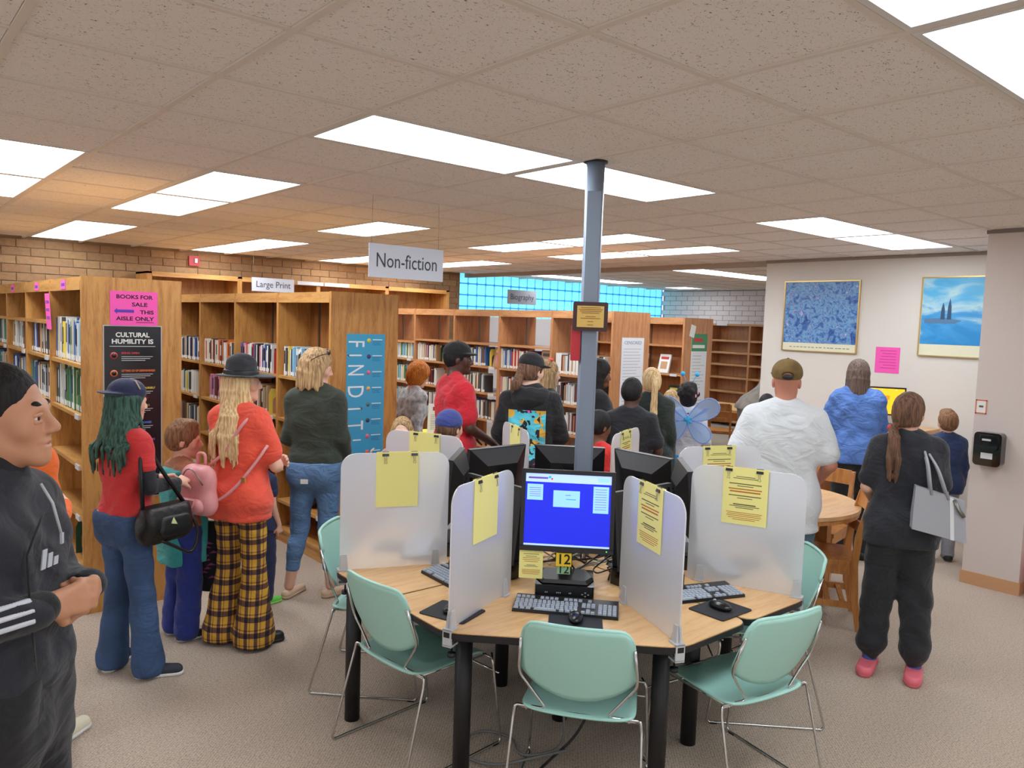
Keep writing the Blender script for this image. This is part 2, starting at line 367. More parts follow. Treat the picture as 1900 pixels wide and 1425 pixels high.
# far wall, painted brick
M['pbrick']=mat('painted_brick',(228,216,214),.75,bump=.15,bs=90); M['pmortar']=mat('painted_mortar',(168,160,162),.85)
fw=tag(box('wall_far',(FARX,FARX+.2,2.3,BACKY,0,CEIL+.06),M['pmortar']),kind='structure')
pb=MB().box(-.010,.01,0,.295,-.0916,0); pme=bpy.data.meshes.new('painted_brick'); pme.from_pydata(pb.v,[],pb.f); pme.materials.append(M['pbrick'])
rest=MB(); n=0
for c in range(26):
    zt=CEIL-.02-c*.1016; y=6.3-(.1525 if c%2 else 0)
    while y<BACKY-.1:
        if c<8: link('brick',pme,fw,(FARX,y,zt))
        else: rest.box(-.01,.01,y,y+.295,zt-.0916,zt)
        y+=.305
tag(rest.build('bricks',M['pbrick'],fw,(FARX,0,0)),kind='stuff')
# picture wall and stub wall (plaster)
M['plaster']=mat('plaster',(218,212,204),.8,bump=.12,bs=140); M['plaster2']=mat('plaster_stub',(206,194,188),.8,bump=.12,bs=160)
tag(box('wall_picture',(8.25,8.45,-5,5.10,0,CEIL+.01),M['plaster']),kind='structure')
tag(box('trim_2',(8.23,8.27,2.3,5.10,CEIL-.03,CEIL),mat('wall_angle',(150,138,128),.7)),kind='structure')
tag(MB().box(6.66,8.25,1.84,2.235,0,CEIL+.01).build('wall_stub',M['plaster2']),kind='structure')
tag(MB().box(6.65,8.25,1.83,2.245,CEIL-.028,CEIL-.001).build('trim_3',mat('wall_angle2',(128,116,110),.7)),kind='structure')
M['vinyl']=mat('vinyl_base',(196,150,110),.45)
tag(MB().box(6.650,8.25,1.83,2.245,0,.10).build('baseboard_stub',M['vinyl']),kind='structure')
tag(box('baseboard_picture',(8.235,8.25,2.245,5.11,0,.10),M['vinyl']),kind='structure')
# ---------------- steel post ----------------
PX,PY=2.915,2.812
t=thing('steel_post','grey blue steel post rising from the middle of the computer table to the ceiling','post',(PX,PY,0))
mp_=mat('post_paint',(128,140,158),.35); mb=MB(); mb.tube([(0,0,0),(0,0,CEIL+.005)],.048,24); mb.build('shaft',mp_,t)
MB().tube([(0,0,CEIL-.006),(0,0,CEIL+.006)],.062,24).build('ceiling_collar',M['black'],t)
MB().box(-.035,.035,-.052,-.044,.75,2.6).build('cable_channel',mp_,t).rotation_euler=(0,0,-.785)
# plaque on the post
F1=math.radians(-42.5)
t=thing('award_plaque','gold plate in a dark wooden frame fixed high on the grey post','plaque',(PX-.036,PY-.040,1.968),F1)
wd=mat('walnut',(62,30,26),.35); MB().rbox(-.088,.088,-.022,0,-.074,.074,.008,axis=1,n=2).build('frame',wd,t)
gd=mat('gold_plate',(214,178,98),.3,.35); MB().box(-.068,.068,-.026,-.02,-.054,.054).build('plate',gd,t)
ik=MB()
for i,(ln,zz) in enumerate([(.1,.045),(.12,.036),(.11,.027),(.09,.018),(.05,.0),(.10,-.009),(.03,-.025),(.03,-.042)]): ik.box(-ln/2,ln/2,-.0275,-.026,zz-.002,zz+.002)
ik.build('lettering',mat('plate_ink',(150,112,50),.6),t)
t=tag(MB().box(-.026,.022,-.06,.0,-.09,.09).build('red_wall_box',mat('red_case',(190,40,52),.4)),'small red upright box on the post just below the gold plaque','box'); t.location=(PX-.03,PY+.062,1.83); t.rotation_euler=(0,0,F1)
# ---------------- hanging signs ----------------
def hang_sign(x0,x1,y,z0,z1,s,label,tex,sz):
    t=thing('hanging_sign',label,'sign',((x0+x1)/2,y,z0)); w_=(x1-x0)/2; h_=z1-z0
    MB().box(-w_,w_,-.004,.004,0,h_).build('board',tex,t)
    text('lettering',s,sz,mat('sign_ink',(66,68,80),.7),t,plane_m((0,-.0055,h_*.5),(1,0,0),(0,0,1)),maxw=w_*1.62)
    for q in (-.94,.86): MB().tube([(w_*q,0,h_-.01),(w_*q*.98,0,CEIL-z0+.005)],.0012,5).build('wire',M['steel'],t)
sgm=mat('sign_board',(206,210,222),.5)
hang_sign(2.70,3.315,4.70,2.205,2.435,'Non-fiction','white hanging sign reading Non-fiction','' or sgm,.14)
hang_sign(4.06,4.65,10.1,2.235,2.415,'Large Print','white hanging sign reading Large Print before the tall wall shelves',sgm,.12)
hang_sign(8.47,9.12,10.1,2.25,2.49,'Biography','grey hanging sign reading Biography in front of the glass blocks',mat('sign_grey',(150,150,160),.6),.14)
# fire alarm
t=thing('fire_alarm','red fire alarm strobe on the brick wall under the ceiling','alarm',(3.62,BACKY-.012,2.62))
MB().rbox(-.07,.07,-.05,0,-.06,.075,.01,axis=1,n=2).build('housing',mat('alarm_red',(176,40,48),.4),t); MB().box(.0,.035,-.07,-.05,-.02,.04).build('strobe',M['whitepl'],t)
# ---------------- pictures ----------------
def framed(y0,y1,z0,z1,label,cm,strip,fr=(206,178,120)):
    t=thing('framed_picture',label,'picture',(8.25,(y0+y1)/2,z0)); h=(y1-y0)/2; H=z1-z0; f=.012; g=mat('brass_frame',fr,.3,.7)
    MB().box(-.025,0,-h,h,0,f).box(-.025,0,-h,h,H-f,H).box(-.025,0,-h,-h+f,f,H-f).box(-.025,0,h-f,h,f,H-f).build('frame',g,t)
    box('mat_border',(-.014,-.004,-h+f,h-f,f,H-f),mat('cream_margin',(226,224,196),.5),t)
    box('print',(-.016,-.010,-h+f+.004,h-f-.004,f+strip,H-f-.004),cm,t); return t
def pic_mat(name,stops,sc_,stretch,dist=1.5,grad=None):
    m=mat(name,(100,150,200),.35); b=m.node_tree.nodes['Principled BSDF']; tc=N(m,'ShaderNodeTexCoord'); mp=N(m,'ShaderNodeMapping'); L(m,tc.outputs['Object'],mp.inputs[0]); mp.inputs['Scale'].default_value=stretch
    n=N(m,'ShaderNodeTexNoise',Scale=sc_,Detail=5,Distortion=dist); L(m,mp.outputs[0],n.inputs['Vector']); src=n.outputs['Fac']
    if grad:
        sp=N(m,'ShaderNodeSeparateXYZ'); L(m,tc.outputs['Object'],sp.inputs[0]); a=N(m,'ShaderNodeMath',operation='MULTIPLY_ADD'); L(m,sp.outputs[2],a.inputs[0]); a.inputs[1].default_value=grad[0]; a.inputs[2].default_value=grad[1]
        c=N(m,'ShaderNodeMath',operation='ADD'); L(m,a.outputs[0],c.inputs[0]); L(m,src,c.inputs[1]); src=c.outputs[0]
    L(m,ramp(m,src,stops),b.inputs['Base Color']); return m
pf=framed(3.957,4.84,1.716,2.51,'framed blue and violet flower print on the cream wall','' or pic_mat('blue_print',[(.30,(34,70,140)),(.42,(60,110,180)),(.52,(120,170,210)),(.60,(64,104,176)),(.70,(190,190,214))],13,(1,1,1)),.085)
cp=MB()
for k in range(16): cp.box(-.0165,-.0145,-.36+k*.045,-.36+k*.045+R_.uniform(.02,.038),.045,.055)
cp.build('caption',mat('caption_ink',(150,150,140),.7),pf)
# soft generic landscape shapes
pl=framed(2.44,3.331,1.733,2.526,'framed pale blue landscape print with two dark trees, beside the pillar',pic_mat('sky_print',[(.3,(40,140,205)),(.5,(70,160,220)),(.62,(180,216,224)),(.8,(90,180,226)),(1.1,(60,160,216))],2.4,(1,1,2.5),1.,(.9,-.33)),.11)
tr=mat('tree_ink',(40,76,110),.5)
for (yy,hh) in ((.23,.17),(.17,.21)):
    mb=MB(); mb.add([(-.018,yy-.02,.37),(-.018,yy+.02,.37),(-.018,yy+.016,.37+hh*.6),(-.018,yy,.37+hh),(-.018,yy-.016,.37+hh*.6)],[(0,1,2,3,4)]); mb.build('painted_tree',tr,pl)
mb=MB(); mb.add([(-.0175,.4,.33),(-.0175,.12,.33),(-.0175,.05,.36),(-.0175,.2,.385),(-.0175,.4,.375)],[(4,3,2,1,0)]); mb.build('painted_bank',mat('bank_ink',(84,124,160),.5),pl)
# pink notice
t=thing('pink_notice','bright pink paper notice taped on the cream wall between the two pictures','notice',(8.249,3.63,1.535)); box('sheet',(-.002,0,-.125,.125,0,.27),M['pink'],t)
ik=MB(); 
for k in range(7): ik.box(-.003,-.002,-.09,.09-R_.random()*.05,.05+k*.03,.055+k*.03)
ik.build('print_lines',mat('pink_ink',(190,40,120),.8),t)
# things on the stub wall
def stubz(v): return v
t=thing('towel_dispenser','black glossy paper towel dispenser mounted on the narrow end wall','dispenser',(6.66,2.095,1.06))
bl=mat('gloss_black',(14,14,18),.12,coat=.5)
sp=MB().rbox(-.10,0,-.095,.095,-.10,.155,.03,axis=0,n=4); sp.build('housing',bl,t)
MB().rbox(-.125,-.10,-.075,.075,.02,.135,.03,axis=0,n=4).build('cover',bl,t); box('label_sticker',(-.103,-.1,-.04,.04,-.045,.0),M['whitepl'],t); box('lens',(-.128,-.12,-.03,.03,.095,.11),M['silver'],t)
t=thing('wall_sign','small white card with orange border on the narrow end wall above the dispenser','sign',(6.659,2.19,1.40)); box('card',(-.002,0,-.04,.04,-.055,.055),M['paper'],t)
ob=mat('orange_ink',(214,120,90),.7); MB().box(-.003,-.002,-.04,.04,.045,.055).box(-.003,-.002,-.04,.04,-.055,-.045).box(-.003,-.002,-.04,-.032,-.055,.055).box(-.003,-.002,.032,.04,-.055,.055).build('border',ob,t)
box('print_lines',(-.003,-.002,-.015,.015,-.005,.01),M['inkg'],t)
# ---------------- bookcases ----------------
def bookcase(x0,x1,y0,pitch,nb,top,shelves,label,m1,m2,back=True,extra={},cat='bookcase',end=True):
    t=thing('bookcase',label,cat,(x0,y0,0)); W=x1-x0; L_=pitch*nb
    box('end_panel',(0,W,0,.028,0,top),m1,t)
    for i in range(1,nb+1): box('upright',(0,W,i*pitch-.018,i*pitch+.018,0,top-.001),m1,t)
    box('top_board',(.004,W-.004,.028,L_,top-.028,top-.003),m2,t)
    for i in range(nb): box('top_rail',(-.002,.02,i*pitch+(.028 if i==0 else .018),(i+1)*pitch-.018,top-.085,top-.028),m2,t)
    box('plinth',(.012,W-.012,.028,L_,0,.09),m2,t)
    if back: box('back_panel',(W/2-.006,W/2+.006,.028,L_,.09,top-.028),M['oak_dark'] if m1 is M['oak'] else m1,t)
    for i in range(nb):
        a=i*pitch+(.028 if i==0 else .018); e=(i+1)*pitch-.018; zs=list(extra.get(i,shelves))
        for k,z in enumerate(zs):
            box('shelf',(.004,W/2-.008,a,e,z-.024,z),m2,t)
            if W>.45: box('shelf',(W/2+.008,W-.004,a,e,z-.024,z),m2,t)
            if k!=0 and i<5: MB().box(-.006,.004,a+.06,a+.16,z-.03,z+.002).build('label_holder',M['whitepl'],t)
        box('shelf',(.004,W-.004,a,e,.09,.112),m2,t)
        for q in (.16,.80):
            yy=a+(e-a)*q; MB().box(W/2-.022,W/2-.006,yy-.008,yy+.008,.12,top-.03).build('shelf_standard',M['steel'],t)
    return t
S1=[1.575,1.255,.935,.61,.30]; 
bookcase(1.08,1.67,5.33,.985,5,2.122,S1,'oak bookcase whose end panel carries the pink sale sign',M['oak'],M['oak_y'],extra={1:[1.83]+S1,2:[1.83]+S1,3:[1.83]+S1,4:[1.83]+S1})
S2=[1.42,1.06,.70,.36]
bookcase(2.75,3.34,5.33,.955,5,2.115,S2,'oak bookcase whose end panel carries the blue FIND IT poster',M['oak'],M['oak_y'])
S3=[1.37,1.035,.70,.36]
bookcase(6.09,6.68,5.52,.94,5,2.085,S3,'open-backed oak bookcase behind the crowd, ending in the grey poster panel',M['oak2'],M['oak2y'],back=False,extra={1:[1.66]+S3,3:[1.66]+S3,4:[1.62]+S3,2:[1.66]+S3})
bookcase(7.80,8.38,5.90,.94,2,2.062,[1.72,1.36,1.0,.64,.3],'oak bookcase with slanted display books and a green and white poster on its end',M['oak2'],M['oak2y'])
# tall wall cases
t=thing('wall_bookcase','tall empty oak bookcase along the brick wall','bookcase',(2.90,10.50,0))
Lw=4.62; zt=2.425
for i in range(5): box('upright',(i*Lw/4-.03,i*Lw/4+.03,0,.5,0,zt),M['oak'],t)
for i in range(4):
    a=i*Lw/4+.03; e=(i+1)*Lw/4-.03
    box('top_rail',(a,e,-.004,.02,zt-.06,zt-.001),M['oak_x'],t)
    for z in (.3,.65,1.0,1.35,1.7): box('shelf',(a,e,.01,.47,z-.025,z),M['oak_x'],t)
box('top_board',(-.03,Lw+.03,.0,.5,zt-.025,zt+.0),M['oak_x'],t); box('back_panel',(0,Lw,.485,.5,0,zt-.025),M['oak'],t); box('plinth',(0,Lw,.02,.48,0,.09),M['oak_x'],t)
for k in range(2): MB().box(1.98+k*.42,2.38+k*.42,-.02,-.004,zt-.055,zt-.005).build('sign_strip',M['whitepl'],t)
# far shelf
t=thing('wall_bookcase','empty oak bookcase with many shelves against the far painted brick wall','bookcase',(13.42,10.45,0))
for i in range(5): box('upright',(0,.36,-i*.93-.02,-i*.93+.02,0,2.05),M['oak2'],t)
for i in range(4):
    for z in (.12,.42,.72,1.0,1.26,1.5,1.74): box('shelf',(.004,.34,-(i+1)*.93+.02,-i*.93-.02,z-.04,z),M['oak2y'],t)
box('top_board',(-.002,.36,-3.74,.02,2.02,2.06),M['oak2y'],t); box('back_panel',(.345,.36,-3.74,.02,0,2.02),M['oak2'],t); box('sign_strip',(-.014,-.002,-1.35,-1.1,2.02,2.06),M['whitepl'],t)
# ---------------- books ----------------
PAL={'white':(226,226,222),'cream':(222,212,184),'light grey':(188,192,194),'dark grey':(74,78,84),'black':(34,34,38),'navy blue':(38,50,96),'mid blue':(64,104,168),'pale blue':(136,184,214),'teal':(70,128,128),'dark green':(30,72,54),'mid green':(84,128,84),'purple':(108,96,158),'maroon':(112,44,48),'bright red':(190,48,48),'brown':(120,82,56),'tan':(186,148,108),'yellow':(232,208,90),'pink':(214,140,160),'orange':(214,120,60)}
BM={k:mat('cover_'+k.replace(' ','_'),v,.45) for k,v in PAL.items()}
bk=MB(); bk.box(.0,1,0,.10,0,1,0).box(0,1,.90,1,0,1,0).box(-.015,.06,.02,.98,0,1,0).box(.06,.97,.10,.90,.02,.98,1)
bkm=bpy.data.meshes.new('book'); bkm.from_pydata(bk.v,[],bk.f); bkm.polygons.foreach_set('material_index',bk.mi); bkm.materials.append(BM['white']); bkm.materials.append(M['paper'])
lb=MB().box(-.03,-.014,.06,.94,.03,.16); lbm=bpy.data.meshes.new('spine_label'); lbm.from_pydata(lb.v,[],lb.f); lbm.materials.append(M['paper'])
tb=MB().box(-.028,-.014,.2,.8,.4,.85); tbm=bpy.data.meshes.new('spine_title'); tbm.from_pydata(tb.v,[],tb.f); tbm.materials.append(M['ink'])
ORD=['first','second','third','fourth','fifth','sixth','seventh','eighth','ninth','tenth','eleventh','twelfth','thirteenth','fourteenth','fifteenth','sixteenth','seventeenth','eighteenth','nineteenth','twentieth']
def ordn(i):
    if i<20: return ORD[i]
    return {2:'twenty-',3:'thirty-',4:'forty-'}[(i+1)//10]+ORD[(i+1)%10-1] if (i+1)%10 else {3:'thirtieth',4:'fortieth',5:'fiftieth'}[(i+1)//10]
cand=[]
def shelf_books(case,x,ya,yb,z,hh,pal,bay,shelf,tmin=.014,tmax=.042,hv=.03,dens=1.):
    y=ya; i=0
    while True:
        th=R_.uniform(tmin,tmax); 
        if y+th>yb: break
        h=hh-R_.random()*hv; c=R_.choice(pal); d=R_.uniform(.135,.17)
        cand.append(dict(x=x+.03+R_.random()*.018,y=y,z=z,d=d,t=th-.001,h=h,c=c,case=case,bay=bay,shelf=shelf,i=i)); y+=th; i+=1
P1_=['white','white','light grey','cream','white','purple','pale blue','yellow','dark grey','white','mid blue']
Pg=['dark green','mid green','teal','cream','dark grey','white','white','light grey','yellow']
Pb=['white','white','cream','teal','mid blue','navy blue','dark grey','light grey','black','brown','tan']
P2_=['white','cream','cream','brown','maroon','orange','white','light grey','dark grey']
P3_=['maroon','white','bright red','purple','white','dark grey','cream','pink','black']
P4_=['white','mid blue','black','white','orange','yellow','pale blue','dark grey','white']
C1='the sale-sign bookcase'; C2='the FIND IT bookcase'; C3='the open-backed bookcase'
for bay in range(4):
    a=5.33+bay*.985+(.03 if bay==0 else .02); e=5.33+(bay+1)*.985-.02
    for k,z in enumerate(S1):
        if bay==0 and k in (2,3): continue
        if k==4 and bay==0: continue
        if k==3: continue
        pal=[[P1_,Pg,Pg,Pb,Pb],[Pb+['tan','pink','maroon'],Pb,Pb,Pb,Pb],[Pb,Pb+['mid blue','navy blue'],Pb,Pb,Pb],[Pg,Pb,Pb,Pb,Pb]][bay][k]
        shelf_books(C1,1.08,a,e-(.05 if bay else 0),z,.29 if bay==0 else .255,pal,bay,k,.012,.034,.04)
for bay in range(4):
    a=5.33+bay*.955+.02; e=5.33+(bay+1)*.955-.02
    for k,z in enumerate(S2[:3]):
        off=[.06,.16,.05,.1][bay]+(.12 if k==1 else 0); pal=[[P4_,P4_,Pb],[P3_+['mid blue','white','white'],Pb,Pb],[P2_,P3_,Pb],[Pb,Pg,Pb]][bay][k]
        shelf_books(C2,2.75,a+off,e-(.02 if k==0 else .15),z,.25,pal,bay,k,.013,.032,.035)
for bay in range(5):
    a=5.52+bay*.94+.02; e=5.52+(bay+1)*.94-.02
    for k,z in enumerate(S3[:3]):
        off=[.12,.3,.28,.42,.05][bay]*(1 if k<2 else .3); pal=[['white','light grey','maroon','dark grey','white','tan','black'],['white','dark grey','mid blue','pink','bright red','cream','light grey','white','maroon','mid blue'],['cream','white','brown','light grey','dark grey','mid blue'],['white','black','maroon','cream','white','light grey','tan'],['cream','mid green','pale blue']][bay]
        shelf_books(C3,6.09,a+off,e,z,.245,pal,bay,k,.015,.034,.04)
GR={C1:'books in the sale-sign bookcase',C2:'books in the FIND IT bookcase',C3:'books in the open-backed bookcase'}
def score(b):
    d=math.hypot(b['x'],b['y']); s=b['h']*b['t']/d/d*(1.3 if b['z']>1 else .35)
    if b['case']==C1 and b['bay']>0 and b['z']<1: s*=.1
    return -s
cand.sort(key=score); CN={C1:'case_a',C2:'case_b',C3:'case_c'}
stuff={}
for n,b in enumerate(cand):
    if n<296:
        o=link('book',bkm,None,(b['x'],b['y'],b['z']+.0005)); o.scale=(b['d'],b['t'],b['h']); o.material_slots[0].link='OBJECT'; o.material_slots[0].material=BM[b['c']]
        tag(o,'%s book, %s from the near end, %s shelf, %s bay, %s'%(b['c'],ordn(b['i']),ORD[b['shelf']],ORD[b['bay']],b['case'].replace('the ','')),'book',GR[b['case']])
        link('spine_label',lbm,o)
        if R_.random()<.5:
            q=link('spine_title',tbm,o)
            if b['c'] in('black','navy blue','dark green','maroon','dark grey','teal'): q.material_slots[0].link='OBJECT'; q.material_slots[0].material=M['paper']
    else:
        mb=stuff.setdefault(b['case'],MB()); keys=list(PAL); T=lambda v,b=b: (b['x']+v[0]*b['d'],b['y']+v[1]*b['t'],b['z']+.0005+v[2]*b['h'])
        mb.box(0,1,0,1,0,1,keys.index(b['c']),T).box(-.03,0,.06,.94,.03,.16,len(keys),T).box(-.03,0,.06,.94,.16,1,keys.index(b['c']),T)
for cs,mb in stuff.items(): tag(mb.build('books',[BM[k] for k in PAL]+[M['paper']]),'remaining books filling the shelves of '+cs,'books',GR[cs],'stuff')
# bookends: metal plate with an arched opening in front of the nearest book
def bookend(x,y,z,c,label,w=.15,h=.22,cover=None):
    t=thing('bookend',label,'bookend',(x,y,z+.001)); ht=h*.62; r=w*.27; pts_o=[]; pts_i=[]
    n=10
    for i in range(n+1):
        a=math.pi*i/n; pts_i.append((w/2+r*math.cos(a),ht-.03+r*math.sin(a)))
    outer=[(w,0),(w,h-.02),(w-.02,h),(.02,h),(0,h-.02),(0,0)]; inner=[(w/2+r,.0)]+pts_i+[(w/2-r,.0)]
    mb=MB(); m_=inner[::-1]; loop=outer+m_
    # strip between outer and inner
    ou=[(w,0)]+[(w,h*i/5) for i in range(1,5)]+[(w-.02,h),(w/2,h),(.02,h)]+[(0,h*i/5) for i in range(4,0,-1)]+[(0,0)]
    k=len(inner); 
    for i in range(k-1):
        a=ou[round(i*(len(ou)-1)/(k-1))]; b=ou[round((i+1)*(len(ou)-1)/(k-1))]; c1=inner[i]; d1=inner[i+1]
        A=[(p[0],-.002,p[1]) for p in (a,b,d1,c1)]; B=[(p[0],.0,p[1]) for p in (a,b,d1,c1)]; mb.prism(A,B)
    mb.build('arched_plate',c,t); box('foot_plate',(.02,w-.02,0,.12,-.0008,.0008),c,t)
    if cover: box('card',(.005,w-.005,.0015,.006,.0,h*.98),cover,t)
    return t
bookend(2.775,5.33+.955+.02+.10,1.42,BM['bright red'],'red arched bookend on the top shelf behind the fedora',cover=BM['navy blue'])
bookend(2.775,5.33+.955+.02+.20,1.06,BM['yellow'],'yellow arched bookend on the shelf beside the fedora wearer',cover=BM['tan'])
bookend(2.775,5.33+3*.955+.03,1.42,BM['navy blue'],'navy arched bookend on the top shelf just past the sale-sign panel',cover=BM['bright red'])
bookend(2.775,5.33+3*.955+.03,1.06,BM['dark green'],'dark green arched bookend on the middle shelf just past the sale-sign panel',cover=BM['yellow'])
bookend(2.775,5.33+3*.955+.03,.70,BM['maroon'],'maroon arched bookend low beside the short-haired boy',cover=BM['black'])
bookend(6.115,5.52+3*.94+.33,1.37,BM['dark green'],'dark green arched bookend above the orange hair',cover=BM['cream'])
bookend(6.115,5.52+2*.94+.20,1.37,BM['yellow'],'yellow arched bookend beside the cap of the red-shirted man',cover=BM['dark grey'])
bookend(6.115,5.52+4*.94+.25,1.035,BM['dark green'],'dark green arched bookend on the middle shelf by the FIND IT panel',cover=BM['light grey'])
o=bookend(1.11,5.44,.30,BM['cream'],'cream arched bookend on the lowest shelf beside the denim-clad legs')
bookend(1.11,5.7,.30,BM['dark green'],'dark green arched bookend on the lowest shelf behind the cream one')
# face-out cream book
t=thing('display_book','cream book shown face out beneath the top empty space of the third bay','book',(2.79,7.26,1.421)); MB().box(0,.155,0,.03,0,.25).build('cover',BM['cream'],t)
text('lettering','WHITE\nRAGE',.03,M['ink'],t,plane_m((.08,-.001,.09),(1,0,0),(0,0,1)))
# slanted display books in the fourth case and third case
def slant(x,y,z,cs,label,w=.16,h=.235,lean=12,band=None):
    t=thing('display_book',label,'book',(x,y,z+.003),0); t.rotation_euler=(0,math.radians(lean),0)
    MB().box(0,.022,-w/2,w/2,0,h,0).box(.003,.019,-w/2+.003,w/2-.004,.003,h+.001,1).build('volume',[BM[cs],M['paper']],t)
    MB().box(-.0012,0,-w*.36,w*.36,h*.72,h*.86).build('cover_title',BM[band or 'black'],t)
    MB().box(-.0012,0,-w*.3,w*.3,h*.2,h*.6).build('cover_picture',BM[R_.choice(['light grey','tan','pink','dark grey'])],t)
slant(7.86,6.62,1.36,'light grey','grey book on display, upper display shelf, beside the grey poster panel'); slant(7.86,6.26,1.36,'white','white book with dark title on display, upper display shelf nearer the end','.' and .17,.24,14,'bright red')
slant(7.86,6.50,1.0,'white','white book on display on the lower display shelf',.16,.235,14,'brown'); slant(7.86,6.12,1.0,'dark green','dark green book on display on the lower display shelf',.16,.22,22,'yellow')
slant(6.14,5.52+4*.94+.12,1.37,'white','white book with coloured cover slanted by the FIND IT panel',.16,.23,12,'yellow'); slant(6.14,5.52+2*.94+.09,1.37,'tan','tan book slanted beside the yellow bookend',.17,.25,12,'cream')
slant(6.14,5.52+.94+.14,1.37,'tan','tan book propped above the dark ponytail',.18,.25,6,'dark grey')
# ---------------- notices on the panel ends ----------------
def sheet(name,label,cat,x,y,z,w,h,m,rot=0):
    t=thing(name,label,cat,(x,y,z)); box('sheet',(0,w,-.0025,0,0,h),m,t); return t
Y=5.33
t=sheet('sale_sign','bright pink sheet reading BOOKS FOR SALE THIS AISLE ONLY','sign',1.24,Y-.001,1.825,.28,.216,M['pink'])
for s,x,z in (('BOOKS FOR',.142,.180),('SALE',.172,.133),('THIS',.215,.085),('AISLE ONLY',.145,.043)):
    text('lettering',s,.034,M['ink'],t,plane_m((x,-.0028,z),(1,0,0),(0,0,1)),bold=.0008,maxw={'BOOKS FOR':.215,'SALE':.092,'THIS':.082,'AISLE ONLY':.225}[s])
MB().box(.15,.255,-.0035,-.0025,.020,.023).build('underline',M['ink'],t)
mb=MB(); mb.prism([(.022,-.0025,.09),(.04,-.0025,.072),(.04,-.0025,.082),(.138,-.0025,.082),(.138,-.0025,.100),(.04,-.0025,.100),(.04,-.0025,.110)],[(.022,-.0035,.09),(.04,-.0035,.072),(.04,-.0035,.082),(.138,-.0035,.082),(.138,-.0035,.100),(.04,-.0035,.100),(.04,-.0035,.110)]); mb.build('arrow',M['purple'],t)
blk=mat('poster_black',(26,25,32),.22,bump=.25,bs=6)
t=sheet('poster','tall black poster reading CULTURAL HUMILITY IS on the bookcase end','poster',1.205,Y-.001,.72,.335,1.10,blk)
box('plastic_edge',(-.006,.341,-.001,-.0002,-.006,1.106),M['silver'],t)
def tx(s,sz,c,x,z,mw=None,par=None,al='CENTER',b=0): return text('lettering',s,sz,c,par or t,plane_m((x,-.0028,z),(1,0,0),(0,0,1)),al,maxw=mw,bold=b)
tx('CULTURAL',.04,M['paper'],.165,1.045,.20,b=.0012); tx('HUMILITY IS',.04,M['paper'],.165,1.003,.245,b=.0012); MB().box(.03,.30,-.0035,-.0025,.972,.975).build('rule',M['paper'],t)
cs=[('BEING OPEN',(200,60,70)),('LETTING GO OF DEFENSIVENESS',(226,110,50)),('DECENTERING YOURSELF',(222,200,60)),('ACTIVE LISTENING',(120,150,60)),('RECOGNIZING POWER',(80,130,220)),('ADDRESSING INEQUITIES',(170,80,190)),('HAVING HOPE',(210,60,70)),('DOING BETTER',(214,120,60)),('PROACTIVE',(190,190,90))]
for k,(s,c) in enumerate(cs):
    z=.93-k*.112; im=mat('poster_ink_%d'%k,c,.6); tx(s,.017,im,.098,z,min(.20,.0105*len(s)),al='LEFT',b=.0005)
    MB().box(.098,.285,-.0032,-.0025,z-.024,z-.020).box(.098,.27,-.0032,-.0025,z-.036,z-.032).box(.098,.24,-.0032,-.0025,z-.048,z-.044).build('print_lines',M['silver'],t)
    MB().tube([(.055,-.0025,z-.015),(.055,-.0034,z-.015)],.022,14).build('badge',im,t); MB().tube([(.055,-.003,z-.015),(.055,-.0037,z-.015)],.015,14).build('badge_centre',blk,t)
    if k%4==3: 
        MB().add([(.10,-.0028,z+.04),(.26,-.0028,z+.055),(.24,-.0028,z+.02),(.11,-.0028,z+.0)],[(0,1,2,3)]).build('red_patch',mat('dark_red_ink',(92,24,30),.6),t)
t=sheet('poster','tall sky blue poster reading FIND IT down its side','poster',2.885,Y-.001,.72,.335,1.08,mat('poster_blue',(66,166,210),.4))
wi=mat('poster_white',(236,242,246),.6)
for s,z in (('F',1.005),('N',.80),('D',.635),('T',.37)):
    text('lettering',s,.20,wi,t,plane_m((.075,-.0028,z),(0,0,-1),(1,0,0)),sx=.62 if s!='D' else .7)
for z in (.915,.50):
    MB().box(.02,.13,-.0036,-.0026,z-.006,z+.006).add([(.004 if z>.6 else .146,-.003,z),(.03 if z>.6 else .12,-.003,z+.014),(.03 if z>.6 else .12,-.003,z-.014)],[(0,1,2),(2,1,0)]).build('arrow_letter',wi,t)
for k in range(8):
    z=1.03-k*.125; c=[(210,206,90),(80,60,110),(220,120,150),(226,180,110),(90,120,120),(60,70,90),(224,110,140),(226,110,90)][k]
    MB().tube([(.192,-.0025,z),(.192,-.0036,z)],.018,10).build('badge',mat('badge_%d'%k,c,.6),t); MB().box(.225,.31,-.0034,-.0025,z+.004,z+.010).build('print_heading',wi,t)
    MB().box(.225,.30,-.0034,-.0025,z-.01,z-.006).box(.225,.29,-.0034,-.0025,z-.022,z-.018).box(.225,.30,-.0034,-.0025,z-.034,z-.03).build('print_lines',mat('badge_ink_%d'%k,(40,120,165),.6),t)
for x,z,c in ((.035,.25,(220,80,90)),(.03,.05,(220,220,150))):
    MB().tube([(x,-.0025,z),(x,-.0036,z)],.018,10).build('badge',mat('badge_x',c,.6),t); MB().box(x+.03,x+.10,-.0034,-.0025,z,z+.01).build('print_heading',wi,t)
gp=mat('poster_grey',(222,224,228),.6)
t=sheet('poster','white poster headed CENSORED on the end of the open-backed bookcase','poster',6.23,5.519,1.02,.36,.79,gp)
tx('CENSORED',.05,mat('poster_teal',(110,130,140),.6),.18,.735,.28); pk=MB()
for k in range(20): pk.box(.03,.33-R_.random()*.08,-.0032,-.0025,.04+k*.033,.046+k*.033)
pk.build('print_lines',mat('poster_lines',(176,178,184),.7),t)
t=sheet('poster','green and white poster on the end of the display bookcase','poster',7.95,5.899,.95,.32,.92,gp)
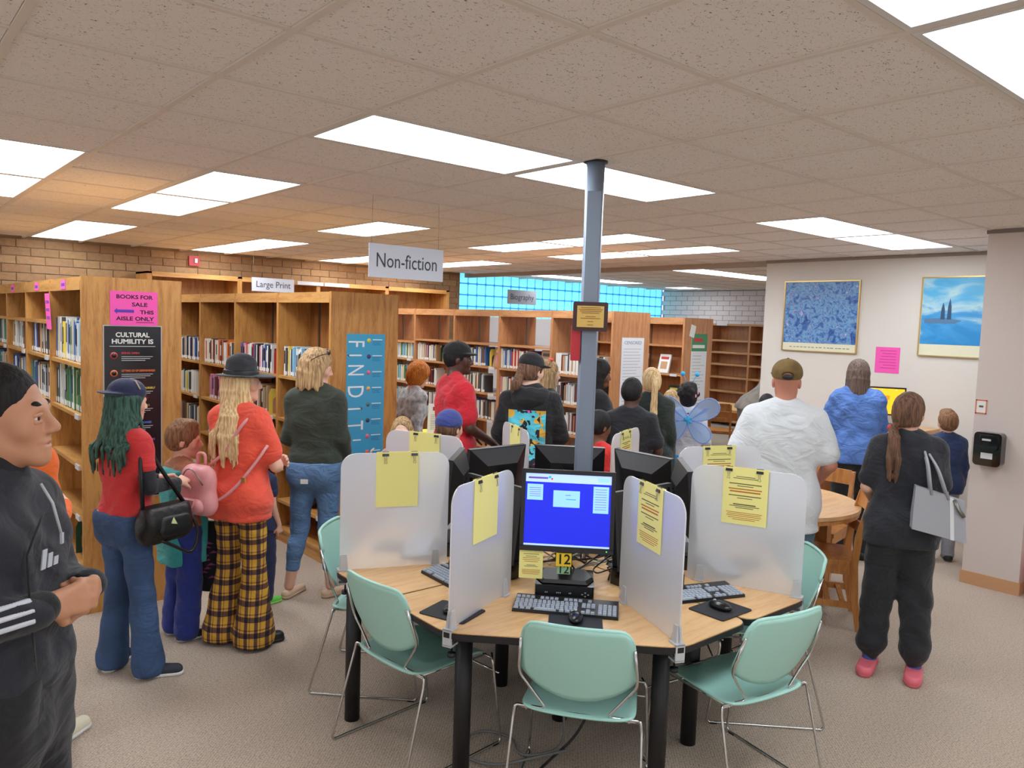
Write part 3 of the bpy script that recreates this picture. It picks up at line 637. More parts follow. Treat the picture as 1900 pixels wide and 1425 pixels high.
box('green_heading',(.0,.32,-.0035,-.0025,.70,.92),mat('poster_green',(70,140,100),.6),t); box('white_band',(.02,.27,-.0045,-.0035,.74,.78),M['paper'],t); box('red_band',(.04,.22,-.0045,-.0035,.82,.865),mat('poster_red',(200,60,60),.6),t)
pk=MB()
for k in range(16): pk.box(.03,.28-R_.random()*.08,-.0032,-.0025,.04+k*.04,.046+k*.04)
pk.build('print_lines',mat('poster_lines2',(150,165,155),.7),t)
t=sheet('paper_slip','crumpled white slip stuck above the green poster','paper',7.89,5.896,1.84,.10,.15,M['paper']); t.rotation_euler=(0,.25,0)
# pink flyers on the sale-sign bookcase rail
fp=[5.33+.985*1-.02-.15,5.33+.985*2-.5,5.33+.985*3-.5]
for k,yy in enumerate((5.33+.43,5.33+1.38,5.33+2.5)):
    t=thing('pink_label','small pink label on the top rail, %s bay from the sale panel'%ORD[k],'label',(1.076,yy,2.045)); box('slip',(-.0012,.001,0,.14,0,.06),M['pink'],t); box('print_lines',(-.002,-.0012,.02,.12,.02,.04),M['purple'],t)
t=thing('pink_notice','pink notice hanging over the books at the nearest upright of the sale-sign bookcase','notice',(1.072,6.20,1.77)); t.rotation_euler=(0,-.05,0)
box('sheet',(-.002,.0,0,.16,0,.25),M['pink'],t)
for k,s in enumerate(('FICTION','BOOKS','FOR SALE')): text('lettering',s,.03,M['purple'],t,plane_m((-.0025,.08,.19-k*.055),(0,-1,0),(0,0,1)),maxw=.11)
# ---------------- octagonal computer table ----------------
CX,CY,TZ=2.83,2.83,.715
AP=1.095
def rot2(x,y,a): return (x*math.cos(a)-y*math.sin(a),x*math.sin(a)+y*math.cos(a))
def rounded(pts,r,n=5):
    out=[]; k=len(pts)
    for i in range(k):
        p=Vector(pts[i]); a=Vector(pts[i-1])-p; b=Vector(pts[(i+1)%k])-p; q=min(r,a.length*.45,b.length*.45); A=p+a.normalized()*q; B=p+b.normalized()*q
        for j in range(n+1):
            t=j/n; out.append(A*(1-t)**2+p*2*t*(1-t)+B*t*t)
    return out
v8=AP*math.tan(math.radians(22.5))
names={225:'nearest wedge section of the octagonal computer table',135:'wedge section of the computer table nearest the green-sweater woman',315:'wedge section of the computer table nearest the man in white',45:'farthest wedge section of the computer table'}
legs={225:[(1.90,2.47),(2.47,1.90),(2.60,2.60)],135:[(1.795,3.20),(2.45,3.76),(2.6,3.05)],315:[(2.93,2.08),(3.76,2.45),(3.05,2.6)],45:[(3.2,3.76),(3.76,3.2),(3.06,3.06)]}
for ang in (225,135,45,315):
    a=math.radians(ang-45)
    t=thing('computer_table',names[ang],'table',(CX,CY,0),group='sections of the octagonal computer table')
    g=.006; base=[(.07,g),(AP,g),(AP,v8),(v8,AP),(g,AP),(g,.07)]
    pts=[(p.x,p.y) for p in rounded([Vector((*rot2(x,y,a),0)) for x,y in base],.07)]
    tp=MB().prism([(x,y,TZ-.004) for x,y in pts],[(x,y,TZ) for x,y in pts]).build('tabletop',M['lam'],t)
    c=Vector((sum(p[0] for p in pts)/len(pts),sum(p[1] for p in pts)/len(pts))); q=[tuple(c+(Vector(p)-c)*1.007) for p in pts]; q2=[tuple(c+(Vector(p)-c)*.985) for p in pts]
    mb=MB(); mb.prism([(x,y,TZ-.026) for x,y in q],[(x,y,TZ-.0045) for x,y in q]); mb.prism([(x,y,TZ-.036) for x,y in q2],[(x,y,TZ-.026) for x,y in q2]); mb.build('edge_band',M['blackmet'],t)
    for lx,ly in legs[ang]: MB().tube([(lx-CX,ly-CY,.0),(lx-CX,ly-CY,TZ-.03)],.036,20).build('leg',M['blackmet'],t)
# frosted dividers
fr=bpy.data.materials.new('frosted_acrylic'); fr.use_nodes=True; b=fr.node_tree.nodes['Principled BSDF']; b.inputs['Base Color'].default_value=lin((244,246,250)); b.inputs['Roughness'].default_value=.5; b.inputs['Transmission Weight'].default_value=.62; b.inputs['IOR'].default_value=1.2
nt_=fr.node_tree; df=nt_.nodes.new('ShaderNodeBsdfDiffuse'); tl=nt_.nodes.new('ShaderNodeBsdfTranslucent'); m1=nt_.nodes.new('ShaderNodeMixShader'); m2=nt_.nodes.new('ShaderNodeMixShader'); df.inputs[0].default_value=tl.inputs[0].default_value=(.88,.89,.93,1); m1.inputs[0].default_value=.5; m2.inputs[0].default_value=.42
nt_.links.new(df.outputs[0],m1.inputs[1]); nt_.links.new(tl.outputs[0],m1.inputs[2]); nt_.links.new(b.outputs[0],m2.inputs[1]); nt_.links.new(m1.outputs[0],m2.inputs[2]); nt_.links.new(m2.outputs[0],nt_.nodes['Material Output'].inputs[0]); b.inputs['Transmission Weight'].default_value=1.
M['frost']=fr
wh={0:'far',1:'',2:'',3:'',4:'',5:'',6:'',7:''}
pl_lab={22.5:'frosted desk divider at the far side behind the steel post, by the winged girl',67.5:'frosted desk divider with a yellow sheet standing beside the steel post at the far side',112.5:'tall narrow-looking frosted divider before the black hoodie',157.5:'frosted desk divider next to the green-sweater woman, a blank yellow sheet clipped on it',
 202.5:'frosted divider with blank yellow sheet standing close beside the blue screen',247.5:'frosted divider with printed yellow sheet standing close beside the blue screen',292.5:'frosted desk divider with printed yellow sheet in front of the man in white',337.5:'frosted desk divider with yellow sheet standing behind the man-in-white divider'}
def yellow_sheet(parent,x,y,w,h,side,printed):
    # sheet in the xz plane, hanging from z=0 downwards; side=+-1 sets which way it faces (y)
    mb=MB(); mb.box(x,x+w,y-.0008,y+.0008,-h,.006); s=mb.build('yellow_sheet',M['yellow'],parent); yy=y+side*.0012
    if printed:
        k1,k2=MB(),MB()
        def ln(mb,z,wd,t=.0028): mb.box(x+w/2-wd*w/2,x+w/2+wd*w/2,yy-.0003,yy+.0003,z-t,z)
        for z,wd in ((-.035,.42),(-.043,.55)): ln(k1,z,wd)
        for z,wd,t in ((-.068,.72,.004),(-.079,.36,.003),(-.124,.72,.004),(-.136,.34,.003),(-.165,.5,.005),(-.174,.66,.003),(-.182,.4,.003)): ln(k1,z,wd,t)
        for z,wd,t in ((-.092,.74,.005),(-.104,.68,.006),(-.205,.8,.0025),(-.213,.74,.0025),(-.221,.78,.0025),(-.230,.7,.0025),(-.238,.5,.0025)): ln(k2,z,wd,t)
        k1.build('print_lines',M['inkg'],s); tag(k2.build('red_print_lines',M['inkr'],s),kind='stuff')
    return s
def divider(ang,order):
    a=math.radians(ang); t=thing('desk_divider',pl_lab[ang],'divider',(CX,CY,TZ),a,'frosted dividers on the computer table')
    x0,x1,h,r=.64,1.165,.565,.07
    pr=[(x0,.004),(x1,.004)]
    for (cx,cz,a0) in ((x1-r,h-r,0),(x0+r,h-r,90)):
        for i in range(7): tt=math.radians(a0+15*i); pr.append((cx+r*math.cos(tt),cz+r*math.sin(tt)))
    MB().prism([(x,-.003,z) for x,z in pr],[(x,.003,z) for x,z in pr]).build('acrylic_panel',M['frost'],t)
    # clamps
    for k,x in enumerate((x1-.02,x0+.06)):
        mb=MB()
        for s in (-1,1): mb.prism([(x-.020,s*.0035,0),(x+.020,s*.0035,0),(x+.014,s*.0035,.075),(x-.014,s*.0035,.075)],[(x-.020,s*.014,0),(x+.020,s*.014,0),(x+.014,s*.009,.075),(x-.014,s*.009,.075)])
        mb.box(x-.024,x+.024,-.022,.022,.0005,.006)
        mb.build('clamp',M['silver'],t)
        if k==0:
            x=AP/math.cos(math.radians(22.5))-.028
            mb=MB().box(x+.01,x+.018,-.02,.02,-.06,.006).box(x-.035,x+.018,-.02,.02,-.064,-.056).box(x-.02,x+.018,-.02,.02,0.0005,.008); mb.build('clamp_jaw',M['silver'],t)
            MB().tube([(x-.022,0,-.10),(x-.022,0,-.045)],.004,8).tube([(x-.022,0,-.115),(x-.022,0,-.10)],.017,12).build('clamp_screw',M['blackmet'],t)
    w=.205; sx=x1-.17-w
    hx=link('sheet_mount',None,t,(0,0,h+.001)); bpy.data.objects.remove(hx)
    s1=yellow_sheet(t,sx,-.0048,w,.262,-1,True); s1.location.z=h-.002
    s2=yellow_sheet(t,sx+.004,.0048,w,.262,1,False); s2.location.z=h-.002
    for q in (.025,w-.04):
        mb=MB(); mb.prism([(sx+q-.016,-.010,h-.016),(sx+q-.016,.010,h-.016),(sx+q-.016,.002,h+.006),(sx+q-.016,-.002,h+.006)],[(sx+q+.016,-.010,h-.016),(sx+q+.016,.010,h-.016),(sx+q+.016,.002,h+.006),(sx+q+.016,-.002,h+.006)])
        o=mb.build('binder_clip',M['black'],t)
        for s in (-1,1):
            MB().tube([(sx+q-.006,s*.010,h-.014),(sx+q-.003,s*.012,h-.036),(sx+q-.007,s*.0125,h-.05),(sx+q+.007,s*.0125,h-.05),(sx+q+.003,s*.012,h-.036),(sx+q+.006,s*.010,h-.014)],.0011,5).build('clip_wire',M['steel'],o)
for i in range(8): divider(22.5+45*i,i)
# ---- one workstation: monitor, client box, keyboard, mouse; local -Y points to the sitter, origin at table centre height
M['screen_off']=mat('screen_dark',(12,12,16),.15)
M['blue']=mat('screen_blue',(12,30,210),.25,emit=.75); M['sbar']=mat('screen_bar',(170,200,250),.3,emit=.8); M['swin']=mat('screen_window',(140,196,250),.3,emit=.8); M['stx']=mat('screen_text',(150,150,215),.4,emit=.3)
SL={225:'front station',180:'station beside the empty left-hand chair','x':''}
stn={225:'the station numbered 12',180:'the station between the two blank-sheet dividers',135:'the station by the green-sweater woman',90:'the station before the red-shirted man',45:'the far station numbered 1 behind the post',0:'the station before the winged girl',315:'the station by the man in white',270:'the station between the two printed-sheet dividers'}
mlab={225:'black monitor showing a bright blue screen at the station numbered 12',45:'black monitor seen from behind the steel post at the far station'}
def monitor(ang,drop=0.):
    a=math.radians(ang); r={180:.50,270:.50}.get(ang,.60); rz=a+math.pi/2
    t=thing('monitor',mlab.get(ang,'black monitor standing at '+stn[ang]),'monitor',(CX+r*math.cos(a),CY+r*math.sin(a),TZ),rz,'monitors on the computer table')
    z0=.205-drop; H=.36; W=.207; tilt=Matrix.Translation((0,0,z0+H/2))@Matrix.Rotation(math.radians(-6),4,'X'); T=lambda v: tilt@Vector(v)
    mb=MB(); f=.018
    for x0,x1,za,zb in ((-W,W,-H/2,-H/2+f+.006),(-W,W,H/2-f,H/2),(-W,-W+f,-H/2+f,H/2-f),(W-f,W,-H/2+f,H/2-f)): mb.box(x0,x1,-.022,.006,za,zb,0,T)
    mb.build('bezel',M['black'],t)
    s=MB().box(-W+f,W-f,-.016,.0,-H/2+f,H/2-f,0,T).build('screen',M['blue'] if ang==225 else M['screen_off'],t)
    A=[(-W+.004,.006,-H/2+.004),(W-.004,.006,-H/2+.004),(W-.004,.006,H/2-.004),(-W+.004,.006,H/2-.004)]; B=[(-.11,.055,-.10),(.11,.055,-.10),(.11,.055,.09),(-.11,.055,.09)]
    MB().prism([T(v) for v in A],[T(v) for v in B]).build('rear_housing',M['black'],t)
    mb=MB().box(-.035,.035,.05,.085,-.08+H/2+z0,.05+z0+H/2).box(-.03,.03,.06,.09,.07,.05+z0+H/2); mb.build('stand_neck',M['black'],t)
    zb=.0705; mb=MB().prism([(-.10,-.05,zb),(.10,-.05,zb),(.13,.02,zb),(.10,.13,zb),(-.10,.13,zb),(-.13,.02,zb)],[(-.09,-.04,zb+.014),(.09,-.04,zb+.014),(.12,.02,zb+.014),(.09,.12,zb+.016),(-.09,.12,zb+.016),(-.12,.02,zb+.014)]); mb.build('stand_base',M['black'],t)
    MB().tube([T((W-.03,-.022,-H/2+.012)),T((W-.03,-.0235,-H/2+.012))],.003,8).build('power_led',mat('led',(60,230,120),.5,emit=1.5),t)
    if ang==225:
        w_,h_=W-f,H/2-f; U=lambda name,x0,x1,z0_,z1_,m_,y=-.0165: MB().box(x0,x1,y-.0003,y,z0_,z1_,0,T).build(name,m_,s)
        U('title_bar',-w_,w_,h_-.038,h_-.001,M['sbar']); U('task_bar',-w_,w_,-h_,-h_+.014,M['sbar'])
        U('note_window',-w_+.008,-w_+.078,h_-.118,h_-.048,M['swin']); U('login_window',-.065,.052,h_-.145,h_-.072,M['swin']); U('note_window',w_-.078,w_-.01,h_-.165,h_-.048,M['swin'])
        for k in range(5): U('print_lines',-w_+.018,-w_+.068,h_-.066-k*.009,h_-.063-k*.009,M['stx'],-.0169)
        for k in range(9): U('print_lines',w_-.07,w_-.02,h_-.062-k*.011,h_-.059-k*.011,M['stx'],-.0169)
        U('title_lettering',-w_+.012,-w_+.098,h_-.024,h_-.016,mat('logo_violet',(110,80,190),.5,emit=.4),-.0169)
        U('logo_mark',-w_+.10,-w_+.112,h_-.02,h_-.01,mat('logo_cyan',(40,190,210),.5,emit=.5),-.0169); U('logo_mark',-w_+.112,-w_+.12,h_-.027,h_-.019,mat('logo_red',(230,70,80),.5,emit=.5),-.0169)
        U('clock_box',w_-.06,w_-.012,h_-.028,h_-.010,M['swin'],-.0169)
        U('print_lines',-.012,.012,h_-.094,h_-.09,M['stx'],-.0169); U('print_lines',-.008,.035,h_-.112,h_-.108,mat('cyan_text',(60,170,230),.5,emit=.5),-.0169)
        # sheet taped below, number tags
        mb=MB().box(-.205,-.10,-.030,-.028,z0-.125,z0+.016); st=mb.build('taped_sheet',M['yellow'],t); k1,k2=MB(),MB()
        for k,(z,wd) in enumerate([(.008,.07),(.002,.05),(-.014,.07),(-.024,.05),(-.064,.04),(-.070,.06)]): k1.box(-.152-wd/2,-.152+wd/2,-.0306,-.030,z0+z-.002,z0+z)
        for k,(z,wd) in enumerate([(-.032,.075),(-.040,.075),(-.048,.06),(-.086,.08),(-.092,.08),(-.098,.08),(-.104,.07)]): k2.box(-.152-wd/2,-.152+wd/2,-.0306,-.030,z0+z-.002,z0+z)
        k1.build('print_lines',M['inkg'],st); tag(k2.build('red_print_lines',M['inkr'],st),kind='stuff')
        g=mat('tag_yellow',(242,204,46),.6); tg=MB().box(-.042,.026,-.034,-.026,z0-.062,z0-.002).build('number_tag',g,t)
        text('lettering','12',.062,M['black'],tg,plane_m((-.008,-.0345,z0-.032),(1,0,0),(0,0,1)),bold=.001)
        tg=MB().box(-.036,.022,-.024,-.02,z0-.10,z0-.064).build('number_tag',mat('tag_green',(150,196,150),.6),t)
        text('lettering','12',.052,M['black'],tg,plane_m((-.008,-.0245,z0-.080),(1,0,0),(0,0,1)),bold=.0005)
    if ang in (45,135,90):
        tg=MB().box(-.022,.022,.092,.096,z0+.06,z0+.13).build('number_tag',mat('tag_yellow2',(242,204,46),.6) if ang==45 else M['whitepl'],t)
        text('lettering','1' if ang==45 else '2',.062,M['black'],tg,plane_m((0,.0965,z0+.095),(-1,0,0),(0,0,1)),bold=.001)
    return t
def keyboard(ang,dx=0,rzx=0):
    a=math.radians(ang); r={180:.71}.get(ang,.77); nrm=Vector((math.cos(a),math.sin(a))); tn=Vector((-math.sin(a),math.cos(a)))
    p=Vector((CX,CY))+nrm*r+tn*dx
    t=thing('keyboard','grey key black keyboard lying at '+stn[ang],'keyboard',(p.x,p.y,TZ+.001),a+math.pi/2+rzx,'keyboards on the computer table')
    MB().prism([(-.222,-.078,0),(.222,-.078,0),(.222,.078,0),(-.222,.078,0)],[(-.220,-.076,.013),(.220,-.076,.013),(.220,.076,.026),(-.220,.076,.026)]).build('case',M['black'],t)
    sk=bpy.data.meshes.get('key_mesh')
    if not sk:
        b_=MB().prism([(-.0085,-.0085,0),(.0085,-.0085,0),(.0085,.0085,0),(-.0085,.0085,0)],[(-.007,-.0065,.007),(.007,-.0065,.007),(.007,.0075,.007),(-.007,.0075,.007)]); sk=bpy.data.meshes.new('key_mesh'); sk.from_pydata(b_.v,[],b_.f); sk.materials.append(M['keys'])
    def key(x,y,wd=1):
        z=.013+(y+.078)/.156*.013-.001; o=link('key',sk,t,(x,y,z)); o.scale=(wd,1,1)
    if ang in (225,180,270):
        for rI,y in enumerate((-.064,-.045,-.026,-.007,.012)):
            if rI==0:
                for x,wd in ((-.207,1.3),(-.180,1.2),(-.155,1.2),(-.085,5.6),(-.015,1.2),(.010,1.2),(.036,1.3)): key(x,y,wd)
            else:
                for i in range(14): key(-.209+i*.0192+(rI%2)*.002,y)
            for x in (.075,.095,.115):
                if rI in (0,3,4) or (rI==1 and x==.095): key(x,y)
            for x in (.145,.165,.185,.205): key(x,y)
        for i in range(16): 
            if i%5!=4: key(-.209+i*.0205,.045)
    else:
        MB().prism([(-.212,-.07,.013),(.212,-.07,.013),(.212,.055,.024),(-.212,.055,.024)],[(-.212,-.07,.018),(.212,-.07,.018),(.212,.055,.029),(-.212,.055,.029)]).build('keys',M['keys'],t)
    return t
def mouse(ang,dx,dr,rzx=0,pad=True):
    a=math.radians(ang); nrm=Vector((math.cos(a),math.sin(a))); tn=Vector((-math.sin(a),math.cos(a))); p=Vector((CX,CY))+nrm*dr+tn*dx
    if pad:
        t=tag(MB().rbox(-.11,.11,-.09,.09,0,.004,.012).build('mouse_pad',M['dark']),'black mouse pad on '+stn[ang].replace('the station','the desk of the station'),'mouse pad','mouse pads on the computer table'); t.location=(p.x,p.y,TZ+.0006); t.rotation_euler=(0,0,a+math.pi/2+rzx)
    o=Sdf(.0035).ell((0,0,.012),(.031,.055,.022),.01).mesh('mouse_shell',mat('mouse_black',(20,20,24),.25),None,cut=lambda X,Y,Z,d:np.maximum(d,-Z))
    t=thing('mouse','black computer mouse at '+stn[ang],'mouse',(p.x,p.y,TZ+.005),a+math.pi/2+rzx,'mice on the computer table'); o.parent=t; o.name='shell'
    MB().tube([(-.003,.03,.027),(.003,.03,.027)],.008,10).build('scroll_wheel',M['silver'],t)
def client(ang):
    a=math.radians(ang); r=.585; p=(CX+r*math.cos(a),CY+r*math.sin(a),TZ+.0006)
    t=thing('computer_box','flat black computer box under the monitor of '+stn[ang],'computer',p,a+math.pi/2,'flat computers on the table')
    MB().rbox(-.13,.13,-.08,.16,0,.066,.01,axis=2,n=2).build('case',mat('pc_black',(20,20,24),.2,coat=.4),t)
    MB().box(-.122,.122,-.083,-.08,.006,.060).build('front_plate',M['black'],t); mb=MB()
    for x in (-.085,-.078,-.035,-.028,-.02,.02,.026): mb.box(x,x+.004,-.0845,-.083,.032,.037)
    for x,z in ((.075,.03),(.088,.038),(.088,.022),(.101,.03)): mb.box(x,x+.007,-.0845,-.083,z,z+.004)
    mb.build('indicator_marks',M['silver'],t)
drops={225:0,180:.11,270:.11,45:.075,90:.07,0:.07,135:.05,315:.05}
for ang in range(0,360,45):
    monitor(ang,drops[ang]); keyboard(ang,{225:.01,180:.03,270:.06}.get(ang,0),{225:-.07,270:-.35,180:-.05}.get(ang,.1)); client(ang)
    mouse(ang,{225:.05,180:.30,270:.01}.get(ang,.02),{225:.90,180:.95,270:.945}.get(ang,.93),{180:.35}.get(ang,0))
# cables in the middle and below
cb=MB()
for k in range(46):
    a=R_.random()*6.28; r=R_.uniform(.12,.5); z=TZ+R_.uniform(.01,.12); pts=[]
    for j in range(7): a+=R_.uniform(-.5,.5); r=min(.52,max(.1,r+R_.uniform(-.12,.12))); pts.append((CX+r*math.cos(a),CY+r*math.sin(a),max(TZ+.008,z+R_.uniform(-.05,.06))))
    cb.tube(arc(pts,.2,3),.004,5)
o=tag(cb.build('cables',M['black']),'tangle of black computer cables heaped in the middle of the table','cables','cable tangles',kind='stuff')
cb=MB()
for k in range(14):
    a=R_.random()*6.28; r=R_.uniform(.12,.5); pts=[]
    for j in range(6): a+=R_.uniform(-.5,.5); r=min(.52,max(.1,r+R_.uniform(-.12,.12))); pts.append((CX+r*math.cos(a),CY+r*math.sin(a),TZ+R_.uniform(.03,.14)))
    cb.tube(arc(pts,.2,3),.004,5)
tag(cb.build('cables',mat('grey_cable',(170,166,160),.6)),'pale grey computer cables among the black ones in the middle of the table','cables','cable tangles',kind='stuff')
for k,(pts,c) in enumerate([([(2.35,2.3,.06),(2.05,2.45,.02),(2.0,2.65,.01),(2.2,2.75,.012),(2.3,2.6,.012),(2.2,2.45,.012),(2.4,2.35,.02),(2.5,2.5,.3)],(120,120,120)),([(2.5,2.2,.4),(2.4,2.3,.1),(2.3,2.35,.01),(2.15,2.3,.01),(2.25,2.15,.01),(2.5,2.1,.01)],(30,30,34))]):
    tag(MB().tube(arc(pts,.2,5),.006,6).build('cable',mat('cable_%d'%k,c,.6)),'%s looping on the carpet under the table'%('grey cable','black cable')[k] if k<2 else '','cable')
# usb stick like black stand at divider
# ---------------- green shell chairs ----------------
def shell_grid(fn,nu,nv,th,name,m,parent):
    mb=MB(); top=[[Vector(fn(i/(nu-1),j/(nv-1))) for j in range(nv)] for i in range(nu)]
    nr=[]
    for i in range(nu):
        row=[]
        for j in range(nv):
            du=top[min(i+1,nu-1)][j]-top[max(i-1,0)][j]; dv=top[i][min(j+1,nv-1)]-top[i][max(j-1,0)]; row.append(du.cross(dv).normalized()*th)
        nr.append(row)
    vs=[v for r in top for v in r]+[top[i][j]-nr[i][j] for i in range(nu) for j in range(nv)]; fs=[]; o=nu*nv; ix=lambda i,j:i*nv+j
    for i in range(nu-1):
        for j in range(nv-1): fs.append((ix(i,j),ix(i+1,j),ix(i+1,j+1),ix(i,j+1))); fs.append((o+ix(i,j),o+ix(i,j+1),o+ix(i+1,j+1),o+ix(i+1,j)))
    bd=[ix(i,0) for i in range(nu)]+[ix(nu-1,j) for j in range(1,nv)]+[ix(i,nv-1) for i in range(nu-2,-1,-1)]+[ix(0,j) for j in range(nv-2,0,-1)]
    for k in range(len(bd)): a,b=bd[k],bd[(k+1)%len(bd)]; fs.append((b,a,o+a,o+b))
    mb.add(vs,fs,0,True); return mb.build(name,m,parent)
def sgn(v): return 1 if v>0 else -1
def green_chair(loc,rz,label):
    t=thing('stacking_chair',label,'chair',loc,rz,'green stacking chairs round the computer table')
    def seat(u,v):
        x=(u-.5)*2; y=(v-.5)*2; rx=.215+.012*y*-1; ry=.225
        # superellipse mapping for rounded corners
        k=1-.10*(abs(x)**6)*(abs(y)**6)
        X=x*rx*k; Y=y*ry*k; Z=.445-.018*(1-x*x)*(1-y*y*.3)+(-.035*max(0,y-.55)**1.5*3)+.012*max(0,-y-.6)
        return (X,Y+.0,Z)
    shell_grid(seat,17,17,.008,'seat',M['green_pl'],t)
    def back(u,v):
        x=(u-.5)*2; v_=v; w_=.236-.036*v_-.02*(1-v_)**3
        kx=1-.07*(max(0,v_-.85)/.15)**2*(1 if abs(x)>.9 else abs(x)**8)-.07*(max(0,.2-v_)/.2)**2*abs(x)**3
        lowz=.50+.075*abs(x)**2.0; z=lowz+(.815-.018*abs(x)**10-lowz)*v_
        y=-.185-.105*(z-.50)/.31-.045*(1-x*x)+.018*(v_**2)*(1-x*x)-.012*(1-v_)**2*-1
        return (x*w_*kx,y,z)
    shell_grid(lambda u,v: back(1-u,v),19,15,.008,'backrest',M['green_pl'],t)
    # rolled rim along the top of the back
    rim=[back(i/18,1.0) for i in range(19)]; side=[back(0,1-.32*j/4) for j in range(4,0,-1)]; side2=[back(1,1-.32*j/4) for j in range(1,5)]
    MB().tube(side+rim+side2,.0085,8).build('rolled_rim',M['green_pl'],t)
    R5=.0058
    for s in (-1,1):
        MB().tube(arc([(s*.222,.215,.42),(s*.245,.20,.395),(s*.262,.25,.02),(s*.262,.24,.006),(s*.262,-.30,.006),(s*.262,-.31,.02),(s*.248,-.205,.40),(s*.243,-.20,.435),(s*.235,-.195,.437),(s*.135,-.205,.440),(s*.125,-.21,.45),(s*.180,-.215,.520),(s*.222,-.225,.575),(s*.226,-.235,.61),(s*.214,-.275,.74)],.03,4),R5,8).build('frame_rod',M['chrome'],t)
        MB().tube([(s*.20,-.2,.428),(s*.20,.20,.412)],.0055,8).build('seat_rail',M['chrome'],t)
        MB().rbox(s*.262-.008,s*.262+.008,.20,.235,.0,.007,.003).build('glide',M['black'],t)
    MB().tube([(-.253,.235,.33),(.253,.235,.33)],R5*.9,8).build('cross_rod',M['chrome'],t); MB().tube([(-.24,.19,.413),(.24,.19,.413)],R5*.9,8).build('cross_rod',M['chrome'],t)
    MB().tube([(-.24,-.195,.430),(.24,-.195,.430)],R5*.9,8).build('cross_rod',M['chrome'],t)
    return t
def ch(cx,cy,nx,ny,label,master=[]):
    n=Vector((nx,ny)).normalized(); rz=math.atan2(n.y,n.x)-math.pi/2; loc=(cx+n.x*.27,cy+n.y*.27,0)
    if not master: master.append(green_chair(loc,rz,label))
    else: dup(master[0],loc,rz,label)
ch(2.035,1.955,.8,.6,'pale green stacking chair tucked in before the blue screen')
ch(1.69,2.82,.995,.095,'pale green stacking chair tucked in beside the green-sweater woman side of the table')
ch(2.815,1.57,.19,.98,'pale green stacking chair angled out nearest the woman in black')
for aa,lb in ((135,'green stacking chair mostly hidden behind the divider by the green-sweater woman'),(315,'green stacking chair showing as a pale blur through the divider by the man in white'),(90,'green stacking chair hidden behind the table before the crowd'),(0,'green stacking chair hidden at the far side by the round wooden table')):
    a=math.radians(aa); ch(CX+1.24*math.cos(a),CY+1.24*math.sin(a),-math.cos(a),-math.sin(a),lb)
# ---------------- round wooden table and chairs ----------------
def disc(r,z0,z1,n=40): return MB().tube([(0,0,z0),(0,0,z1)],r,n,sm=False)
t=thing('round_table','round oak table with a pale top behind the man in white','table',(4.98,2.97,0))
disc(.62,.72,.745).build('tabletop',M['lam'],t); disc(.612,.69,.72).build('apron',M['chairwood'],t)
for k in range(4):
    a=math.radians(45+90*k); MB().box(-.03,.03,-.03,.03,0,.69).build('leg',M['chairwood'],t,(.42*math.cos(a),.42*math.sin(a),0))
def wood_chair(loc,rz,label,master=None):
    t=thing('wooden_chair',label,'chair',loc,rz,'oak library chairs'); w=M['chairwood']
    mb=MB(); mb.prism([(-.21,-.20,.43),(.21,-.20,.43),(.225,.22,.43),(-.225,.22,.43)],[(-.21,-.20,.46),(.21,-.20,.46),(.225,.22,.462),(-.225,.22,.462)]); mb.build('seat',w,t)
    for s in (-1,1):
        x=s*.20
        P=[(-.24,0),(-.20,.20),(-.185,.44),(-.20,.62),(-.26,.86)]
        mb=MB()
        for (y0,z0),(y1,z1) in zip(P[:-1],P[1:]): mb.prism([(x-.013,y0-.022,z0),(x+.013,y0-.022,z0),(x+.013,y0+.022,z0),(x-.013,y0+.022,z0)],[(x-.013,y1-.022,z1),(x+.013,y1-.022,z1),(x+.013,y1+.022,z1),(x-.013,y1+.022,z1)])
        mb.build('back_leg',w,t); MB().prism([(x-.014,.20,0),(x+.014,.20,0),(x+.014,.235,0),(x-.014,.235,0)],[(x-.014,.16,.43),(x+.014,.16,.43),(x+.014,.21,.43),(x-.014,.21,.43)]).build('front_leg',w,t)
        box('side_rail',(x-.010,x+.010,-.19,.19,.37,.43),w,t); box('side_stretcher',(x-.009,x+.009,-.205,.20,.15,.19),w,t)
    def slat(z0,z1,y,n=6,bow=.03):
        mb=MB(); 
        for i in range(n):
            xa=-.19+.38*i/n; xb=-.19+.38*(i+1)/n; ya=y-bow*(1-(xa/.19)**2); yb=y-bow*(1-(xb/.19)**2)
            mb.prism([(xa,ya-.009,z0),(xb,yb-.009,z0),(xb,yb+.009,z0),(xa,ya+.009,z0)],[(xa,ya-.025,z1),(xb,yb-.025,z1),(xb,yb-.007,z1),(xa,ya-.007,z1)])
        mb.build('back_slat',w,t)
    slat(.76,.87,-.235); slat(.60,.66,-.20)
    for k in range(4): box('book_rack_slat',(-.19,.19,-.15+k*.09,-.12+k*.09,.165,.18),w,t)
    box('front_rail',(-.19,.19,.175,.195,.37,.43),w,t)
    return t
wc=wood_chair((4.98,2.54,0),math.radians(32),'oak library chair with curved back post seen edge on beside the woman in black')
dup(wc,(5.62,2.95,0),math.radians(100),'oak library chair whose curved top slat rises behind the round table')
dup(wc,(9.75,6.70,0),math.radians(-60),'oak library chair beside the far study table behind the winged girl')
dup(wc,(10.1,7.5,0),math.radians(-170),'oak library chair on the far side of the study table')
t=thing('study_table','rectangular oak study table at the back beside the bending person','table',(10.45,6.85,0),math.radians(0)); box('tabletop',(-.45,.55,-.5,.9,.70,.74),M['lam'],t)
for sx in (-.4,.5):
    for sy in (-.45,.85): box('leg',(sx-.03,sx+.03,sy-.03,sy+.03,0,.70),M['chairwood'],t)
box('apron',(-.42,.52,-.47,.87,.62,.70),M['chairwood'],t)
